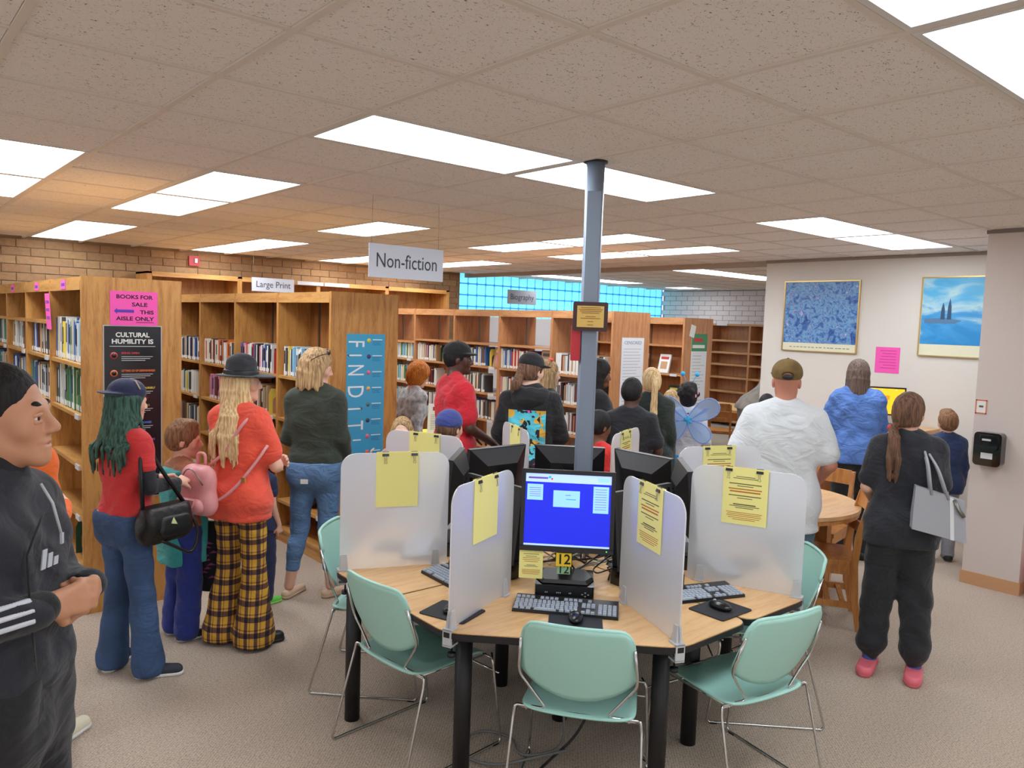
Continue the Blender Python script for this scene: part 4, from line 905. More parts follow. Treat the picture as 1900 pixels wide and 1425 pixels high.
# desk with orange screen in front of the cream wall
t=thing('catalogue_desk','dark counter against the cream wall behind the blue-shirted woman','desk',(7.95,3.55,0)); box('top',(-.3,.29,-.5,.6,.98,1.02),M['lam'],t); box('side_panel',(-.28,.28,-.48,-.45,0,.98),M['oak2'],t); box('side_panel',(-.28,.28,.55,.58,0,.98),M['oak2'],t); box('front_panel',(.25,.28,-.45,.55,.2,.98),M['oak2'],t)
t=thing('monitor','black screen showing a yellow orange picture below the pink notice','monitor',(7.98,3.52,1.021),math.radians(-58)); 
MB().box(-.20,.20,-.02,.02,.10,.385).build('bezel',M['black'],t); MB().box(-.185,.185,-.024,-.02,.115,.37).build('screen',mat('orange_screen',(250,180,30),.4,emit=.9),t); MB().box(-.02,.02,.0,.03,0,.12).box(-.1,.1,-.06,.08,0,.012).build('stand',M['black'],t)
os_=mat('screen_white',(250,226,170),.4,emit=.8); mb=MB()
for k in range(14): x=R_.uniform(.08,.17) if k%2 else R_.uniform(-.17,.17); z=R_.uniform(.13,.36) if k%2 else R_.choice([.13,.355]); mb.box(x,x+.012,-.0250,-.0242,z,z+.008)
mb.build('screen_marks',os_,t); MB().box(-.10,.05,-.0250,-.0242,.26,.30).box(-.08,.02,-.025,-.0242,.18,.22).build('screen_lettering',mat('amber_text',(222,140,20),.5,emit=.6),t)
# ---------------- people ----------------
V=np.array
SK={'tan':mat('skin_tan',(198,142,110),.5,bump=.05,bs=300),'light':mat('skin_light',(226,176,152),.5),'pale':mat('skin_pale',(234,192,170),.5),'dark':mat('skin_dark',(84,54,44),.42),'brown':mat('skin_brown',(120,78,60),.45),'ruddy':mat('skin_ruddy',(190,126,104),.5)}
LIP={'tan':mat('lips_tan',(178,108,98),.4),'light':mat('lips_rose',(206,120,112),.4)}
M['eyew']=mat('eye_white',(226,220,214),.25); M['iris']=mat('eye_iris',(40,26,20),.15)
def hair_mat(n,c,c2): 
    m=mat(n,c,.62,spec=.3); b=m.node_tree.nodes['Principled BSDF']; tc=N(m,'ShaderNodeTexCoord'); mp=N(m,'ShaderNodeMapping'); L(m,tc.outputs['Object'],mp.inputs[0]); mp.inputs['Scale'].default_value=(70,70,5)
    n_=N(m,'ShaderNodeTexNoise',Scale=1.6,Detail=3); L(m,mp.outputs[0],n_.inputs['Vector']); L(m,ramp(m,n_.outputs['Fac'],[(.35,c2),(.62,c)]),b.inputs['Base Color'])
    bp=N(m,'ShaderNodeBump',Strength=.7,Distance=.006); L(m,n_.outputs['Fac'],bp.inputs['Height']); L(m,bp.outputs[0],b.inputs['Normal']); return m
HM={'black':hair_mat('hair_black',(34,30,31),(18,15,17)),'blond':hair_mat('hair_blond',(232,206,160),(190,150,100)),'dblond':hair_mat('hair_dark_blond',(206,172,124),(128,98,72)),'brown':hair_mat('hair_brown',(122,88,66),(76,54,42)),'lbrown':hair_mat('hair_light_brown',(150,108,76),(100,70,50)),'green':hair_mat('hair_green',(66,104,90),(30,52,48)),'orange':hair_mat('hair_orange',(206,122,40),(150,80,22)),'greybrown':hair_mat('hair_grey_brown',(116,96,86),(70,56,50))}
def creases(m,st=.38,sc_=6.5):
    bp0=[n for n in m.node_tree.nodes if n.type=='BUMP'][0]; tc=N(m,'ShaderNodeTexCoord'); mp=N(m,'ShaderNodeMapping'); L(m,tc.outputs['Object'],mp.inputs[0]); mp.inputs['Scale'].default_value=(1.,1.,1.7); mp.inputs['Rotation'].default_value=(.5,.3,0)
    n=N(m,'ShaderNodeTexNoise',Scale=sc_,Detail=2.5,Roughness=.5,Distortion=1.4); L(m,mp.outputs[0],n.inputs['Vector']); b2=N(m,'ShaderNodeBump',Strength=st,Distance=.05); L(m,n.outputs['Fac'],b2.inputs['Height']); L(m,b2.outputs[0],bp0.inputs['Normal']); return m
def fab(n,c,b=.25,bs=420,var=.08,rough=.85): return creases(mat(n,c,rough,bump=b,bs=bs,var=var,vs=5,sheen=.15))
def Rm(yaw,pitch,tilt):
    y,p,t=[math.radians(a) for a in (-yaw,-pitch,tilt)]
    Rz=V([[math.cos(y),-math.sin(y),0],[math.sin(y),math.cos(y),0],[0,0,1]]); Rx=V([[1,0,0],[0,math.cos(p),-math.sin(p)],[0,math.sin(p),math.cos(p)]]); Ry=V([[math.cos(t),0,math.sin(t)],[0,1,0],[-math.sin(t),0,math.cos(t)]])
    return Rz@Rx@Ry
def folds(A,seed=0.,f=1.):
    a,b,c=seed*1.7+.3,seed*2.3+1.1,seed*.9+2.
    def g(X,Y,Z,d):
        return d-A*(np.sin(23*f*X+9*f*Z+3*np.sin(7*Z+a)+a)*np.sin(31*f*Z+8*np.sin(5*X+b)+b)+.6*np.sin(14*f*Y+26*f*Z+4*np.sin(9*X+c)))
    return g
def do_hand(s,w,d,n,side,curl=.5,sc_=1.,spread=1.):
    # w wrist, d towards fingertips, n palm normal (fingers curl towards it)
    d=V(d,float); d/=np.linalg.norm(d); n=V(n,float); n-=d*(n@d); n/=np.linalg.norm(n); l=np.cross(d,n)*side; w=V(w,float)
    q=sc_; kn=[]
    for i,(o,ln) in enumerate(((.030,.068),(.010,.075),(-.010,.072),(-.028,.064))):
        k=w+d*(.088 - abs(i-1)*.004)*q+l*o*q; s.cap(w+l*o*.5*q+d*.01*q,k,.015*q,.0115*q,.012); p=k; a=0
        for j,f in enumerate((.5,.30,.24)):
            a+=curl*(1.0,1.05,.8)[j]*(1+.08*i); v=d*math.cos(a)+n*math.sin(a); p2=p+v*ln*1.05*f*q; s.cap(p,p2,(.0098-.0009*j)*q,(.0090-.0009*j)*q,.003); p=p2
    t0=w+d*.022*q+l*.018*q; t1=t0+(d*.55+l*.75+n*.35)*.042*q; t2=t1+(d*.85+l*.25+n*(.3+curl*.5))*.032*q; t3=t2+(d*.9-l*.05+n*(.3+curl*.6))*.026*q
    s.cap(t0,t1,.0155*q,.0125*q,.010); s.cap(t1,t2,.0118*q,.0105*q,.004); s.cap(t2,t3,.0102*q,.0088*q,.004)
HANG={'L':((-.225,-.03,1.14),(-.235,.05,.90),(-.05,.15,-1),(1,.1,0),.45),'R':((.225,-.03,1.14),(.235,.05,.90),(.05,.15,-1),(-1,.1,0),.45)}
def person(loc,face,h,label,skin='light',fem=0,bulk=1.,head=(0,0,0),hs=1.,lean=0,arms={},legs={},top=None,bottom=None,shoes=None,hair=None,hat=None,vox=.009,child=0,detail=0,group=None,bust=1,cloth_vox=None):
    s=h/1.75; rz=-math.radians(40.53+face); t=thing('person',label,'person',(loc[0],loc[1],0),rz,group); sm=SK[skin]; vox=vox if vox<.0055 else vox*1.18; cv=cloth_vox or max(.0105,vox*1.3)
    la=math.radians(lean); cl,sl=math.cos(la),math.sin(la)
    def TL(p): y,z=p[1],p[2]-.95; return (p[0],y*cl+z*sl,.95+z*cl-y*sl)
    shw=(.166 if not fem else .145)*(1+(bulk-1)*.45)*(0.92 if child else 1)
    A={k:list(arms.get(k) or HANG[k]) for k in 'LR'}
    for k in 'LR': e=A[k][0]; A[k][0]=(e[0]*(.83 if fem else .88),e[1],e[2]); e=A[k][1]; A[k][1]=((e[0]*.9,e[1],e[2]) if abs(e[0])>.1 else e)
    SH={'L':TL((-shw,-.01,1.415)),'R':TL((shw,-.01,1.415))}
    LG={'L':legs.get('L') or ((-.10,.012,.50),(-.105,-.02,.085),(-.15,1,0)),'R':legs.get('R') or ((.10,.012,.50),(.105,-.02,.085),(.15,1,0))}
    def torso(q,g,low=True,k=.05):
        B=bulk
        q.cap(TL((-.090*B,-.012,1.345)),TL((.090*B,-.012,1.345)),.088*B**.5+g,k=k,S=(1,1.02,1.2)); q.cap(TL((-.065*B,.0,1.22)),TL((.065*B,.0,1.22)),.100*B**.7+g,k=k,S=(1,1,1.2))
        q.cap(TL((-.045*B*(.85 if fem else 1),.002,1.08)),TL((.045*B*(.85 if fem else 1),.002,1.08)),.098*B+g,k=k,S=(1,1,1.2))
        q.cap(TL((-.075*B,-.012,.955)),TL((.075*B,-.012,.955)),.108*B**.8+g,k=k,S=(1,1,1.1))
        for sx in (-1,1):
            q.cap(TL((sx*.145,-.015,1.405)),TL((sx*.035,-.02,1.475)),.050+g,.046+g,.04)
            if fem and not child: q.cap(TL((sx*.072*B,.072*B,1.255)),TL((sx*.072*B,.072*B,1.26)),.056*bust+g,k=.04)
            if low: q.cap((sx*.07*B,-.032*B,.91),(sx*.075*B,-.032*B,.89),(.088 if fem else .08)*B**.7+g,k=.08)
    def arm(q,sd,g,t0=0.,t1=2.,k=.02,flare=0):
        S_=V(SH[sd]); E=V(A[sd][0]); W=V(A[sd][1]); ru,re,rw=.049*bulk**.6,.038*bulk**.5,.0265
        if child: rw=.028
        if t1>=1: q.cap(S_,E,ru+g,re+g,.035)
        else: q.cap(S_,S_+(E-S_)*t1,ru+g,ru+(re-ru)*t1+g+flare,.035)
        if t1>1: q.cap(E,E+(W-E)*(t1-1),re+g,re+(rw-re)*(t1-1)+g+flare,.015)
    def legf(q,sd,r0,r1,r2,t1=2.,g=0,k=.03,calf=0):
        sx=-1 if sd=='L' else 1; H_=V((sx*.085*bulk,-.005,.91)); K=V(LG[sd][0]); N_=V(LG[sd][1])
        q.cap(H_,K if t1>=1 else H_+(K-H_)*t1,r0*bulk**.7+g,(r1 if t1>=1 else r0+(r1-r0)*t1)+g,k)
        if t1>1:
            e=K+(N_-K)*(t1-1); q.cap(K,e,r1+g,r2+g,.02)
            if calf: m_=K+(N_-K)*.3+V((0,-.018,0)); q.cap(m_,m_+(N_-K)*.12,calf+g,calf*.9+g,.03)
    # body
    q=Sdf(vox/s); hc=V(TL((0,.012,1.635-(.012 if child else 0)+ (hs-1)*.09))); 
    if lean: hc=hc+V((0,.02*sl,0))
    Rh=Rm(*head); F=(Rh,hc); 
    hd=lambda a: Rh@(V(a,float)*hs)+hc
    u=hs; fm=.94 if fem or child else 1.
    q.ell((0,-.014*u,.028*u),(.073*u,.093*u,.088*u),.02,F); q.ell((0,.020*u,-.045*u),(.053*u*fm,.064*u,.074*u),.03,F)
    q.cap((-.040*u*fm,.0,-.062*u),(-.010*u,.066*u,-.096*u),.019*u,.017*u,.02,F=F); q.cap((.040*u*fm,.0,-.062*u),(.010*u,.066*u,-.096*u),.019*u,.017*u,.02,F=F); q.ell((0,.078*u,-.099*u),(.018*u,.015*u,.016*u),.02,F)
    for sx in (-1,1):
        q.ell((sx*.040*u,.058*u,-.032*u),(.022*u,.018*u,.020*u),.02,F)
        q.ell((sx*.0745*u,-.010*u,-.012*u),(.009*u,.019*u,.031*u),.006,F)
    for sx in (-1,1): q.ell((sx*.036*u,.050*u,-.002*u),(.024*u,.028*u,.026*u),.02,F)
    q.ell((0,.060*u,-.056*u),(.030*u,.029*u,.034*u),.02,F)
    q.cap((-.030*u,.077*u,.014*u),(.030*u,.077*u,.014*u),.0105*u,k=.02,F=F)
    for sx in (-1,1): q.ell((sx*.031*u,.093*u,-.006*u),(.013*u,.012*u,.009*u),.012,F,True)
    q.cap((0,.085*u,.006*u),(0,.107*u,-.031*u),.0078*u,.0122*u,.012,F=F)
    for sx in (-1,1): q.ell((sx*.011*u,.097*u,-.038*u),(.0075*u,.0095*u,.007*u),.008,F)
    q.cap((-.017*u,.085*u,-.0635*u),(.017*u,.085*u,-.0635*u),.0078*u,k=.008,F=F); q.cap((-.014*u,.085*u,-.0745*u),(.014*u,.085*u,-.0745*u),.0085*u,k=.006,F=F)
    q.ell((0,.092*u,-.0690*u),(.024*u,.010*u,.0016*u),.004,F,True)
    q.cap(hd((0,-.022,-.05)),TL((0,-.022,1.46)),.046 if fem or child else .052,.054 if fem or child else .062,.03)
    torso(q,-.002)
    for sd in 'LR':
        arm(q,sd,0)
        a_=A[sd]
        if len(a_)>2 and a_[2] is not None: do_hand(q,a_[1],a_[2],a_[3],(1 if sd=='R' else -1)*-1,a_[4] if len(a_)>4 else .5,.96*(1.05 if child else 1))
        legf(q,sd,.082,.050,.036,calf=.047 if not bottom or bottom.get('kind') in('shorts','crop','skirt') else 0)
    body=q.mesh('body',sm,t,scale=s)
    # face details
    if detail:
        for sx in (-1,1):
            c=Rh@V((sx*.031*u,.0725*u,-.006*u))+hc
            MBo=MB(); 
            o=Sdf(.0022/s).ell(c,(.0125*u,)*3).mesh('eye',M['eyew'],t,scale=s)
            ic=Rh@V((sx*.031*u,.0842*u,-.0065*u))+hc; Sdf(.0014/s).ell((0,0,0),(.0066*u,.0022*u,.0066*u),F=(Rh,ic)).mesh('iris',M['iris'],o,scale=s)
            for zz,r_ in ((.0012,.0060),(-.0145,.0058)):
                Sdf(.0022/s).cap((sx*.020*u,.0835*u,zz*u),(sx*.042*u,.078*u,(zz-.001)*u),r_*u,F=F).mesh('eyelid',sm,t,scale=s)
            if hair: Sdf(.0022/s).cap((sx*.016*u,.0875*u,.020*u),(sx*.034*u,.0800*u,.0245*u),.0032*u,.0027*u,F=F,S=(1,1,.7)).cap((sx*.034*u,.0800*u,.0245*u),(sx*.045*u,.066*u,.019*u),.0027*u,.0014*u,F=F).mesh('eyebrow',HM[hair['c']],t,scale=s)
        Sdf(.0022/s).cap((-.019*u,.0850*u,-.0655*u),(0,.0895*u,-.0640*u),.0030*u,.0050*u,F=F,k=.004).cap((.019*u,.0850*u,-.0655*u),(0,.0895*u,-.0640*u),.0030*u,.0050*u,F=F,k=.004).cap((-.014*u,.086*u,-.0740*u),(.014*u,.086*u,-.0740*u),.0066*u,F=F,k=.002).mesh('lips',LIP['tan' if skin=='tan' else 'light'],t,scale=s)
    # clothes
    if bottom:
        kd=bottom.get('kind','straight'); r0,r1,r2,t1,cf=dict(slim=(.093,.064,.047,1.97,.057),straight=(.100,.078,.072,2.,.0),flare=(.096,.072,.118,2.05,0),wide=(.108,.098,.102,2.0,0),sweat=(.108,.092,.080,1.93,0),shorts=(.112,.105,.1,1.05,0),crop=(.095,.066,.046,1.80,.058),skirt=(.1,.1,.1,.5,0))[kd]
        q=Sdf(cv/s); q.cap((-.07*bulk,-.012,.955),(.07*bulk,-.012,.955),.112*bulk**.8+.006,k=.05,S=(1,1,1.1))
        if bottom.get('top',1.)>1.02: q.cap((-.06*bulk,-.0,1.06),(.06*bulk,0,1.06),.108*bulk+.004,k=.05,S=(1,1,1.1))
        for sx in (-1,1): q.cap((sx*.07*bulk,-.034*bulk,.91),(sx*.078*bulk,-.034*bulk,.87),(.092 if fem else .086)*bulk**.7+.006,k=.08)
        for sd in 'LR':
            if kd=='flare':
                sx=-1 if sd=='L' else 1; K=V(LG[sd][0]); N_=V(LG[sd][1]); H_=V((sx*.085*bulk,-.005,.91)); q.cap(H_,K,.094*bulk,.070,.03); q.cap(K,K+(N_-K)*1.02-V((0,0,0)),.070,bottom.get('fr',.105),.02); q.cap(N_,N_-V((0,0,.03)),bottom.get('fr',.105),k=.02)
            elif kd=='sweat':
                K=V(LG[sd][0]); N_=V(LG[sd][1]); legf(q,sd,r0,r1,.082,1.82,k=.05); q.cap(K+(N_-K)*.8,K+(N_-K)*.98,.080,.048,.03)
            else: legf(q,sd,r0,r1,r2,t1,calf=cf,k=.03 if kd!='wide' else .06)
        if kd=='skirt': q.cap((0,0,.93),(0,0,.62),.12,.24,.03)
        tz=bottom.get('top',1.0); bz=bottom.get('bot',.015 if kd in('flare','wide') else .035); fo=folds(bottom.get('A',.0035),loc[0]*7,.9)
        def cut(X,Y,Z,d): d=fo(X,Y,Z,d); d=np.maximum(d,Z-tz); return np.maximum(d,bz-Z)
        q.mesh(bottom.get('name','trousers'),bottom['m'],t,cut=cut,scale=s)
    if top:
        q=Sdf(cv/s); g=top.get('loose',.012); torso(q,g,low=top.get('hem',.9)<.93,k=.06); sl_=top.get('sleeve','short'); fl=top.get('flare',.012)
        tt={'short':.55,'tee':.72,'long':1.93,'3q':1.5,'none':.12,'half':.95}[sl_]
        for sd in 'LR': arm(q,sd,g*.9 if sl_!='long' else g*.8,t1=tt,flare=fl if tt<1.2 else .002)
        if top.get('hem',.9)<.92: q.cap((-.07*bulk,-.01,.93),(.07*bulk,-.01,.93),.118*bulk**.8+g*.8,k=.05); q.cap((-.07*bulk,-.01,top['hem']-.02),(.07*bulk,-.01,top['hem']-.02),.122*bulk**.8+g*.8,k=.05)
        if top.get('collar'): q.cap(TL((0,-.012,1.38)),TL((0,-.018,1.49)),.080,.070,.03)
        hm=top.get('hem',.9); nk=V(TL((0,.02,1.50))); nr=top.get('neck',.066); fo=folds(top.get('A',.0035),loc[1]*5+1)
        hn=V(TL((0,0,1)))-V(TL((0,0,0)))
        def cut(X,Y,Z,d):
            d=fo(X,Y,Z,d); d=np.maximum(d,hm-Z) if not lean>25 else np.maximum(d,(.93-Z))
            dn=np.sqrt((X-nk[0])**2+(Y-nk[1])**2+(Z-nk[2])**2)-nr; return np.maximum(d,-dn)
        q.mesh(top.get('name','shirt'),top['m'],t,cut=cut,scale=s)
        if top.get('over'):   # second sleeve colour on the forearms
            q=Sdf(cv/s); 
            for sd in 'LR':
                S_=V(SH[sd]); E=V(A[sd][0]); W=V(A[sd][1]); P=S_+(E-S_)*.4; q.cap(P,E,.047*bulk**.6+g*.6,.042*bulk**.5+g*.6,.02); q.cap(E,E+(W-E)*.95,.042*bulk**.5+g*.6,.030+g*.6,.02)
            q.mesh('sleeves',top['over'],t,cut=folds(.003,3),scale=s)
        if top.get('collar'):
            c0=V(TL((0,-.018,1.49))); q=Sdf(.006/s).cap(c0,c0+V((0,.014,top.get('ch',.05))),.070,.064,S=(1,1,1)); q.mesh('collar',top['collar'],t,cut=lambda X,Y,Z,d:np.maximum(d,Z-1.555-.25*(hc[1]-Y)*0),scale=s)
        if top.get('hood'):
            q=Sdf(cv/s); c0=V(TL((0,-.10,1.43))); q.ell(c0,(.13,.06,.085)); q.cap(TL((-.10,-.05,1.47)),TL((.10,-.05,1.47)),.045,k=.04); q.mesh('hood',top['hood'],t,cut=folds(.004,9),scale=s)
        if top.get('vest'):
            q=Sdf(cv/s); torso(q,g+.026,k=.08); q.cap((-.07,-.01,top['vest'][1]),(.07,-.01,top['vest'][1]),.16,k=.08); q.cap((-.07,-.01,.95),(.07,-.01,.95),.15,k=.08); q.cap((-.07,-.01,.8),(.07,-.01,.8),.155,k=.08)
            vz=top['vest'][1]; c2=lambda X,Y,Z,d:np.maximum(np.maximum(np.maximum(folds(.003,5)(X,Y,Z,d),vz-Z),Z-1.42),np.maximum(-(np.sqrt(X**2+(Y-.02)**2+(Z-1.5)**2)-.085),np.abs(X)-.155))
            q.mesh('vest',top['vest'][0],t,cut=c2,scale=s)
    if shoes:
        for sd in 'LR':
            N_=V(LG[sd][1]); dr=V(LG[sd][2],float) if len(LG[sd])>2 else V((0,1,0.)); dr/=np.linalg.norm(dr); hz=N_[2]-.085; b0=V((N_[0],N_[1],max(0,hz)))
            hl=b0-dr*.035+V((0,0,.042)); toe=b0+dr*.155+V((0,0,.030)); kd=shoes.get('kind','sneaker'); q=Sdf(.0068/s); z0=b0[2]
            if kd=='flat': q.cap(hl-V((0,0,.012)),toe-V((0,0,.004)),.034,.026,.02,S=(1.05,1,.9))
            else: q.cap(hl,toe,.040,.036,.02,S=(1.05,1,.95)); q.cap(hl+V((0,0,.0)),N_+V((0,0,.0)),.042,.040,.03)
            if kd=='clog': q.cap(b0+dr*.06+V((0,0,.04)),b0+dr*.14+V((0,0,.035)),.050,.050,.02,S=(1,1,.8))
            topz=z0+(.062 if kd in('flat','clog') else .10)
            o=q.mesh('shoe',shoes['m'],t,cut=lambda X,Y,Z,d:np.maximum(np.maximum(d,z0+.002-Z),Z-topz),scale=s)
            q=Sdf(.0062/s); q.cap(hl-V((0,0,.02)),toe-V((0,0,.012)),.043 if kd!='flat' else .036,.040 if kd!='flat' else .030,.02,S=(1.05,1,1)); q.mesh('sole',shoes.get('sole',shoes['m']),o,cut=lambda X,Y,Z,d:np.maximum(np.maximum(d,z0+.001-Z),Z-z0-.022),scale=s)
            if shoes.get('sock'): Sdf(.006/s).cap(N_-V((0,0,.03)),N_+V((0,0,.05)),.042,.043).mesh('sock',shoes['sock'],t,scale=s)
    if hair:
        k=hair['k']; hm_=HM[hair['c']]; q=Sdf((.0055 if vox<.007 else .008)/s); th=hair.get('t',.008)
        q.ell((0,-.016*u,.030*u),((.074+th)*u,(.094+th)*u,(.090+th)*u),.02,F)
        if k in('long','bob','pony','braid','wig'): q.ell((0,-.030*u,-.03*u),((.070+th)*u,(.075+th)*u,(.085+th)*u),.03,F)
        else: q.ell((0,-.040*u,-.01*u),((.066+th*.6)*u,(.062+th)*u,(.07)*u),.03,F)
        if hair.get('top'): q.cap((-.03*u,.03*u,.10*u),(.03*u,.03*u,.105*u),.03*u,k=.03,F=F); q.cap((0,-.04*u,.11*u),(0,.05*u,.10*u),.025*u,k=.03,F=F)
        hl_=hair.get('line',.0)
        q.ell((0,.115*u,(-.050+hl_)*u),(.078*u,.082*u,.098*u),.012,F,True)
        if k not in('long','bob','wig','braid'):
            q.ell((0,.0,-.205*u),(.2*u,.2*u,(.135+hair.get('nape',0))*u),.01,F,True)
            for sx in (-1,1): q.ell((sx*.09*u,.022*u,-.035*u),(.030*u,.034*u,.045*u),.008,F,True)
        if k in ('long','bob'):
            Ln=hair.get('len',1.30); nS=hair.get('n',30)
            for i in range(nS):
                a=math.radians(200+ (340-200)*0 + (-235+hair.get('a0',0)) + (250)*i/(nS-1)) ; a=math.radians(-35+250*i/(nS-1)+180-0) if False else math.radians(155+230*i/(nS-1))
                cx,cy=math.cos(a),math.sin(a)
                p0=hd((cx*.045,cy*.06-.015,.085)); p1=hd((cx*.080,cy*.098-.016,.01)); p2=hd((cx*.086,cy*.102-.016,-.06)); ln=Ln+R_.uniform(-.03,.03)*(2 if k=='long' else .6)
                if k=='bob': p3=p2+V((cx*.012,cy*.012,0)); p3[2]=ln; q.path([p0,p1,p2,p3],.014*u,.010*u,.012)
                else:
                    sc1=hair.get('spread',1.05); wv=R_.uniform(-.012,.012); p3=V((hc[0]+cx*.105*sc1,(min(hc[1]+cy*.12,-.02)-.035*max(0,-cy)) if cy<.3 else hc[1]+.02,1.43)); p4=V((p3[0]*1.05+wv+hair.get('dx',0),min(p3[1],-.125*bulk)-.035*max(0,-cy),(1.43+ln)/2)); p5=V((p4[0]+wv+hair.get('dx',0),p4[1]+.01,ln)); q.path([p0,p1,p2,p3,p4,p5],.013*u,.005,.012)
        if k=='pony':
            tie=hd(hair.get('tie',(0,-.125,-.06))); ln=hair.get('len',1.22)
            for i in range(9):
                o=V((R_.uniform(-.018,.018),R_.uniform(-.012,.012),0)); m_=tie+V((0,-.075,-.05))+o; e=V((tie[0]+o[0]*1.4+hair.get('dx',0),tie[1]-.105+o[1],ln+R_.uniform(0,.05))); q.path([tie,m_,(m_+e)/2+V((o[0]*.8,-.01,0)),e],.017,.006,.014)
            if hair.get('tiem'): Sdf(.004/s).cap(tie+V((-.012,0,0)),tie+V((.012,-.0,-.0)),.022).mesh('hair_tie',hair['tiem'],t,scale=s)
        if k=='wig':
            for i in range(60):
                a=R_.uniform(0,6.28); e=R_.uniform(-.5,1.4); c=(math.cos(a)*math.cos(e)*.088*u,math.sin(a)*math.cos(e)*.10*u-.02,math.sin(e)*.09*u+.02)
                if c[1]>.05 and c[2]<.05: continue
                q.ell(c,(.026*u,.026*u,.026*u),.012,F)
        ns_=hair.get('noise',.0015)
        def hcut(X,Y,Z,d): return d-ns_*np.sin(90*np.arctan2(X-hc[0],Y-hc[1]-.0)*.5+3*np.sin(30*Z))
        q.mesh('hair',hm_,t,cut=hcut,scale=s)
    if hat:
        k=hat['k']; q=Sdf(.0045/s)
        if k=='cap':
            bd=hat.get('dir',1)
            q.ell((0,-.014*u,.052*u),(.088*u,.108*u,.082*u),.01,F); q.ell((0,.0,-.105*u),(.2*u,.2*u,.135*u),.004,F,True)
            q.cap((-.030*u,bd*.105*u-.01,.034*u),(.030*u,bd*.105*u-.01,.034*u),.018*u,S=(1,1,.25),k=.01,F=F); q.cap((-.038*u,bd*.085*u-.01,.040*u),(.038*u,bd*.085*u-.01,.040*u),.055*u,S=(1.0,1.25,.16),k=.012,F=F)
            if hat.get('gap'): q.ell((0,-.125*u,.040*u),(.036*u,.035*u,.018*u),.004,F,True)
            q.mesh('cap',hat['m'],t,scale=s)
            Sdf(.004/s).ell((0,-.014*u,.134*u),(.009*u,.009*u,.005*u),F=F).mesh('cap_button',hat['m'],t,scale=s)
        if k=='beanie':
            q.ell((0,-.014*u,.045*u),(.090*u,.108*u,.095*u),.01,F); q.ell((0,.0,-.10*u),(.2*u,.2*u,.13*u),.004,F,True); q.mesh('knit_cap',hat['m'],t,scale=s)
        if k=='fedora':
            q.cap((0,-.012*u,.035*u),(0,-.012*u,.105*u),.089*u,.076*u,.01,S=(1,1.18,1),F=F); q.ell((0,-.03*u,.20*u),(.022*u,.10*u,.045*u),.02,F,True); q.ell((0,-.01*u,-.105*u),(.3,.3,.14*u),.003,F,True)
            for sx in(-1,1): q.ell((sx*.07*u,.06*u,.15*u),(.03*u,.05*u,.04*u),.02,F,True)
            o=q.mesh('hat_crown',hat['m'],t,scale=s)
            q=Sdf(.004/s); q.ell((0,-.010*u,.036*u),(.128*u,.150*u,.010*u),.01,F); q.ell((0,.125*u,.040*u),(.07*u,.04*u,.010*u),.02,F); q.mesh('hat_brim',hat['m'],t,scale=s)
            q=Sdf(.004/s); q.cap((0,-.012*u,.046*u),(0,-.012*u,.072*u),.0905*u,.087*u,.01,S=(1,1.18,1),F=F); q.mesh('hat_band',hat['band'],t,cut=lambda X,Y,Z,d:np.maximum(d,np.maximum(-((X-hc[0])*Rh[0,2]+(Y-hc[1])*Rh[1,2]+(Z-hc[2])*Rh[2,2]-.040*u),((X-hc[0])*Rh[0,2]+(Y-hc[1])*Rh[1,2]+(Z-hc[2])*Rh[2,2]-.070*u))),scale=s)
        if k=='band':
            q.cap((0,-.006,.02),(0,-.006,.03),.084*u,.082*u,.01,S=(1,1.16,1),F=F)
            q.mesh('headband',hat['m'],t,cut=lambda X,Y,Z,d:np.maximum(d,np.abs((Y-hc[1])*math.cos(.4)-.0)-.014),scale=s)
    return dict(t=t,s=s,hd=hd,F=F,hc=hc,A=A,SH=SH,TL=TL,rz=rz,loc=loc,u=u,LG=LG)
def at_person(P,name,label,cat):
    return thing(name,label,cat,(P['loc'][0],P['loc'][1],0),P['rz'])
jb=fab('black_jersey',(30,31,38)); jb2=fab('black_knit',(24,24,28)); 
# young man close to the camera
trk=fab('track_fabric',(34,36,46),.2,260)
P=person((.250,2.105),82,1.79,'young man in black track jacket with white sleeve stripes, hands clasped, closest to the camera','tan',head=(-6,-2,0),arms={'L':((-.25,.03,1.20),(-.075,.170,1.215),(.8,.35,.12),(-.2,-1,0),.9),'R':((.26,.02,1.22),(.09,.140,1.225),(-.75,.55,.0),(-.25,-1,-.1),.95)},
 top=dict(m=trk,sleeve='long',hem=1.02,loose=.016,collar=fab('track_collar',(26,27,34)),ch=.055,neck=.004,A=.006,name='track_jacket'),bottom=dict(m=jb2,kind='sweat',top=1.06,A=.006),shoes=dict(m=M['black']),hair=dict(k='buzz',c='black',t=.002,line=.028,noise=.0004),vox=.0052,detail=1,cloth_vox=.0075,bulk=1.04)
s=P['s']; A=P['A']
E_,W_=V(A['R'][0]),V(A['R'][1]); ax=(W_-E_)/np.linalg.norm(W_-E_); sd_=np.cross(ax,V((1,-.1,.15))); sd_/=np.linalg.norm(sd_)
q=Sdf(.004); q.cap(E_+ax*.02,E_+ax*(np.linalg.norm(W_-E_)-.02),.0385+.0195,.030+.0175)
def stripe(X,Y,Z,d):
    w=(X-E_[0])*sd_[0]+(Y-E_[1])*sd_[1]+(Z-E_[2])*sd_[2]; al=(X-E_[0])*ax[0]+(Y-E_[1])*ax[1]+(Z-E_[2])*ax[2]
    b=np.minimum(np.minimum(np.abs(w+.004)-.0055,np.abs(w-.018)-.0055),np.abs(w+.026)-.0055); return np.maximum(np.maximum(d,b),al-(np.linalg.norm(W_-E_)-.045))
q.mesh('sleeve_stripes',mat('stripe_white',(206,210,220),.6),P['t'],cut=stripe,scale=s)
q=Sdf(.005); q.cap(W_-ax*.05,W_-ax*.012,.041,.038); q.mesh('cuff',jb2,P['t'],scale=s)
